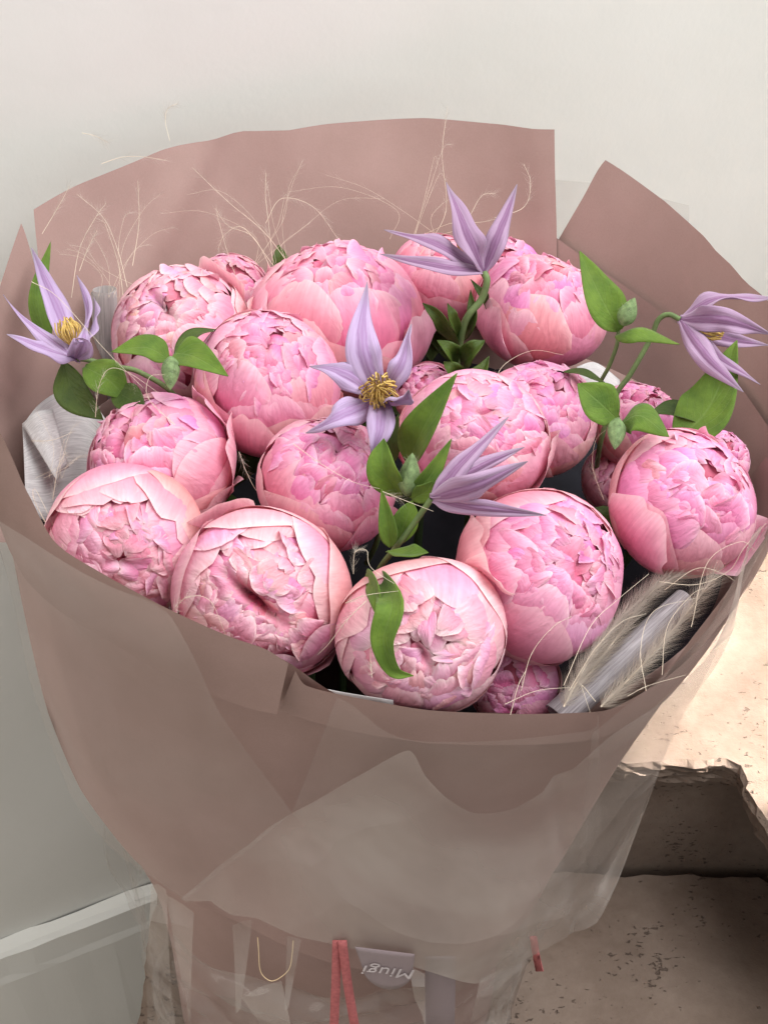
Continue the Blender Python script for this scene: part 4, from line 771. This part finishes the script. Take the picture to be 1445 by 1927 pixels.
for p in [[(980, 1300, 0.83), (1000, 1230, 0.825), (1040, 1180, 0.82), (1075, 1160, 0.82)], [(1070, 1300, 0.83), (1120, 1220, 0.83), (1170, 1170, 0.83), (1215, 1155, 0.835)], [(1215, 1300, 0.83), (1205, 1220, 0.835), (1230, 1150, 0.84), (1310, 1125, 0.85)], [(1245, 1270, 0.84), (1255, 1180, 0.845), (1300, 1120, 0.85), (1330, 1105, 0.855)],
          [(1060, 1290, 0.83), (1110, 1180, 0.84), (1160, 1130, 0.85), (1220, 1080, 0.86)], [(1240, 1095, 0.87), (1310, 1100, 0.86), (1370, 1075, 0.86), (1400, 1030, 0.86), (1440, 985, 0.87)], [(1250, 1110, 0.87), (1310, 1070, 0.86), (1360, 1080, 0.86), (1390, 1100, 0.86)], [(950, 1325, 0.815), (1010, 1300, 0.815), (1080, 1293, 0.815)], [(1300, 1180, 0.86), (1330, 1060, 0.865), (1390, 1020, 0.865), (1420, 1035, 0.865)],
          [(1120, 1320, 0.825), (1095, 1290, 0.82), (1100, 1310, 0.82), (1110, 1340, 0.82)], [(1180, 1310, 0.835), (1220, 1290, 0.835), (1290, 1270, 0.84)], [(960, 1345, 0.81), (975, 1290, 0.81), (990, 1260, 0.815)]]:
    pl(LR, GR, p, fuzz=16, f0=0.0, f1=0.6, fl=0.005)
# dense furry plumes along the roll
for i, p in enumerate([[(1060, 1330, 0.855), (1110, 1240, 0.87), (1170, 1160, 0.89), (1260, 1080, 0.91)], [(1130, 1330, 0.86), (1200, 1260, 0.87), (1270, 1180, 0.885), (1340, 1090, 0.90)], [(1090, 1290, 0.87), (1160, 1200, 0.885), (1230, 1110, 0.90), (1320, 1060, 0.91)]]):
    plume('furry grey brown feather grass plume packed between the tissue roll and peonies', p, 900 + i, 0.0006, 2600, 0.0, 1.0, 0.015, 'furry plumes by the roll', 0.00007)

# ------------------------------------------------------------------ ribbons, cord, tag
def strip(name, pts, wpx, off, mat, parent, n=16):
    P = polyl(pts, n) if len(pts) > 2 else np.array(spline(np.array(pts, float), n))
    L = hit(P[:, 0] - wpx / 2, P[:, 1], off); Rr = hit(P[:, 0] + wpx / 2, P[:, 1], off)
    V = np.stack([L, (L + Rr) / 2, Rr], 1); uv = np.stack(np.meshgrid(np.linspace(0, 1, n), [0, 0.5, 1], indexing='ij'), -1).reshape(-1, 2)
    return solidify(mesh(name, V.reshape(-1, 3), gridf(n, 3), mat, parent, uv), 0.0008)
cordt = thing('velvet_cord', base + np.array([0.01, -0.12, 0.0]), 'dusty rose velvet cord hanging down the clear sleeve', 'cord')
strip('cord_end', [(634, 1770), (632, 1850), (628, 1945)], 17, 0.024, M_CORD, cordt)
strip('cord_end', [(644, 1770), (654, 1850), (670, 1945)], 17, 0.025, M_CORD, cordt)
strip('cord_end', [(1003, 1762), (1009, 1800), (1015, 1828)], 13, 0.014, M_CORD, cordt, 8)
rb = thing('lilac_ribbon', base + np.array([0.06, -0.12, 0.0]), 'ribbed lilac grosgrain ribbon tail hanging next to the name tag', 'ribbon')
strip('ribbon_tail', [(828, 1800), (828, 1870), (826, 1950)], 56, 0.022, M_RIBBON, rb, 24)
tg = thing('ribbon_tag', base + np.array([0.03, -0.12, 0.1]), 'rounded grosgrain name tag printed Miugi, hanging upside down under the film', 'name tag')
n = 20; P = []; nrm_off = 0.028
an = np.linspace(0, 1, n)
top = np.stack([668 + 112 * an, 1782 + 14 * an], 1); botp = np.stack([682 + 94 * an, 1820 + 10 * an + 36 * np.sin(np.pi * an) ** 0.5], 1)
v = np.linspace(0, 1, 10); Pp = top[:, None] * (1 - v)[None, :, None] + botp[:, None] * v[None, :, None]
Wt = hit(Pp[..., 0], Pp[..., 1], nrm_off); uv = np.stack(np.meshgrid(an, v, indexing='ij'), -1)[..., ::-1].reshape(-1, 2)
solidify(mesh('tag_ribbon', Wt.reshape(-1, 3), gridf(n, 10), M_RIBBON, tg, uv), 0.0007)
fc = bpy.data.curves.new('lettering', 'FONT'); fc.body = 'Miugi'; fc.size = 0.0165; fc.align_x = 'CENTER'; fc.align_y = 'CENTER'; fc.extrude = 0.0001; fc.space_character = 1.05
fo = bpy.data.objects.new('lettering_src', fc); COL.objects.link(fo); bpy.context.view_layer.update()
me = bpy.data.meshes.new_from_object(fo.evaluated_get(bpy.context.evaluated_depsgraph_get())); bpy.data.objects.remove(fo)
me.name = 'lettering'; me.materials.clear(); me.materials.append(M_INK)
q0, q1, qc = hit([760, 700, 730], [1834, 1828, 1829], nrm_off + 0.0012); q2 = hit([729], [1845], nrm_off + 0.0012)[0]
xd = q1 - q0; xd /= np.linalg.norm(xd); yd = q2 - qc; yd -= xd * (yd @ xd); yd /= np.linalg.norm(yd); zd = np.cross(xd, yd)
co = np.zeros(len(me.vertices) * 3, np.float32); me.vertices.foreach_get('co', co); co = co.reshape(-1, 3)
co = qc + np.outer(co[:, 0] * 0.92, xd) + np.outer(co[:, 1] * 0.8, yd) + np.outer(co[:, 2], zd) - (np.array(tg.location))
me.vertices.foreach_set('co', co.ravel().astype(np.float32)); me.update()
lo = link(bpy.data.objects.new('lettering', me)); lo.parent = tg
wl = thing('gold_loop', base + np.array([-0.04, -0.12, 0.05]), 'thin pale gold wire loop inside the clear sleeve', 'line')
v_, f_, _ = tube(hit([485, 487, 489, 497, 512, 530, 545, 550, 552], [1764, 1790, 1822, 1838, 1846, 1838, 1822, 1795, 1770], 0.020), 0.0003, 5, 50)  # thin pale gold tube bent into a loop
mesh('gold_tube', v_, f_, M_GOLD, wl)
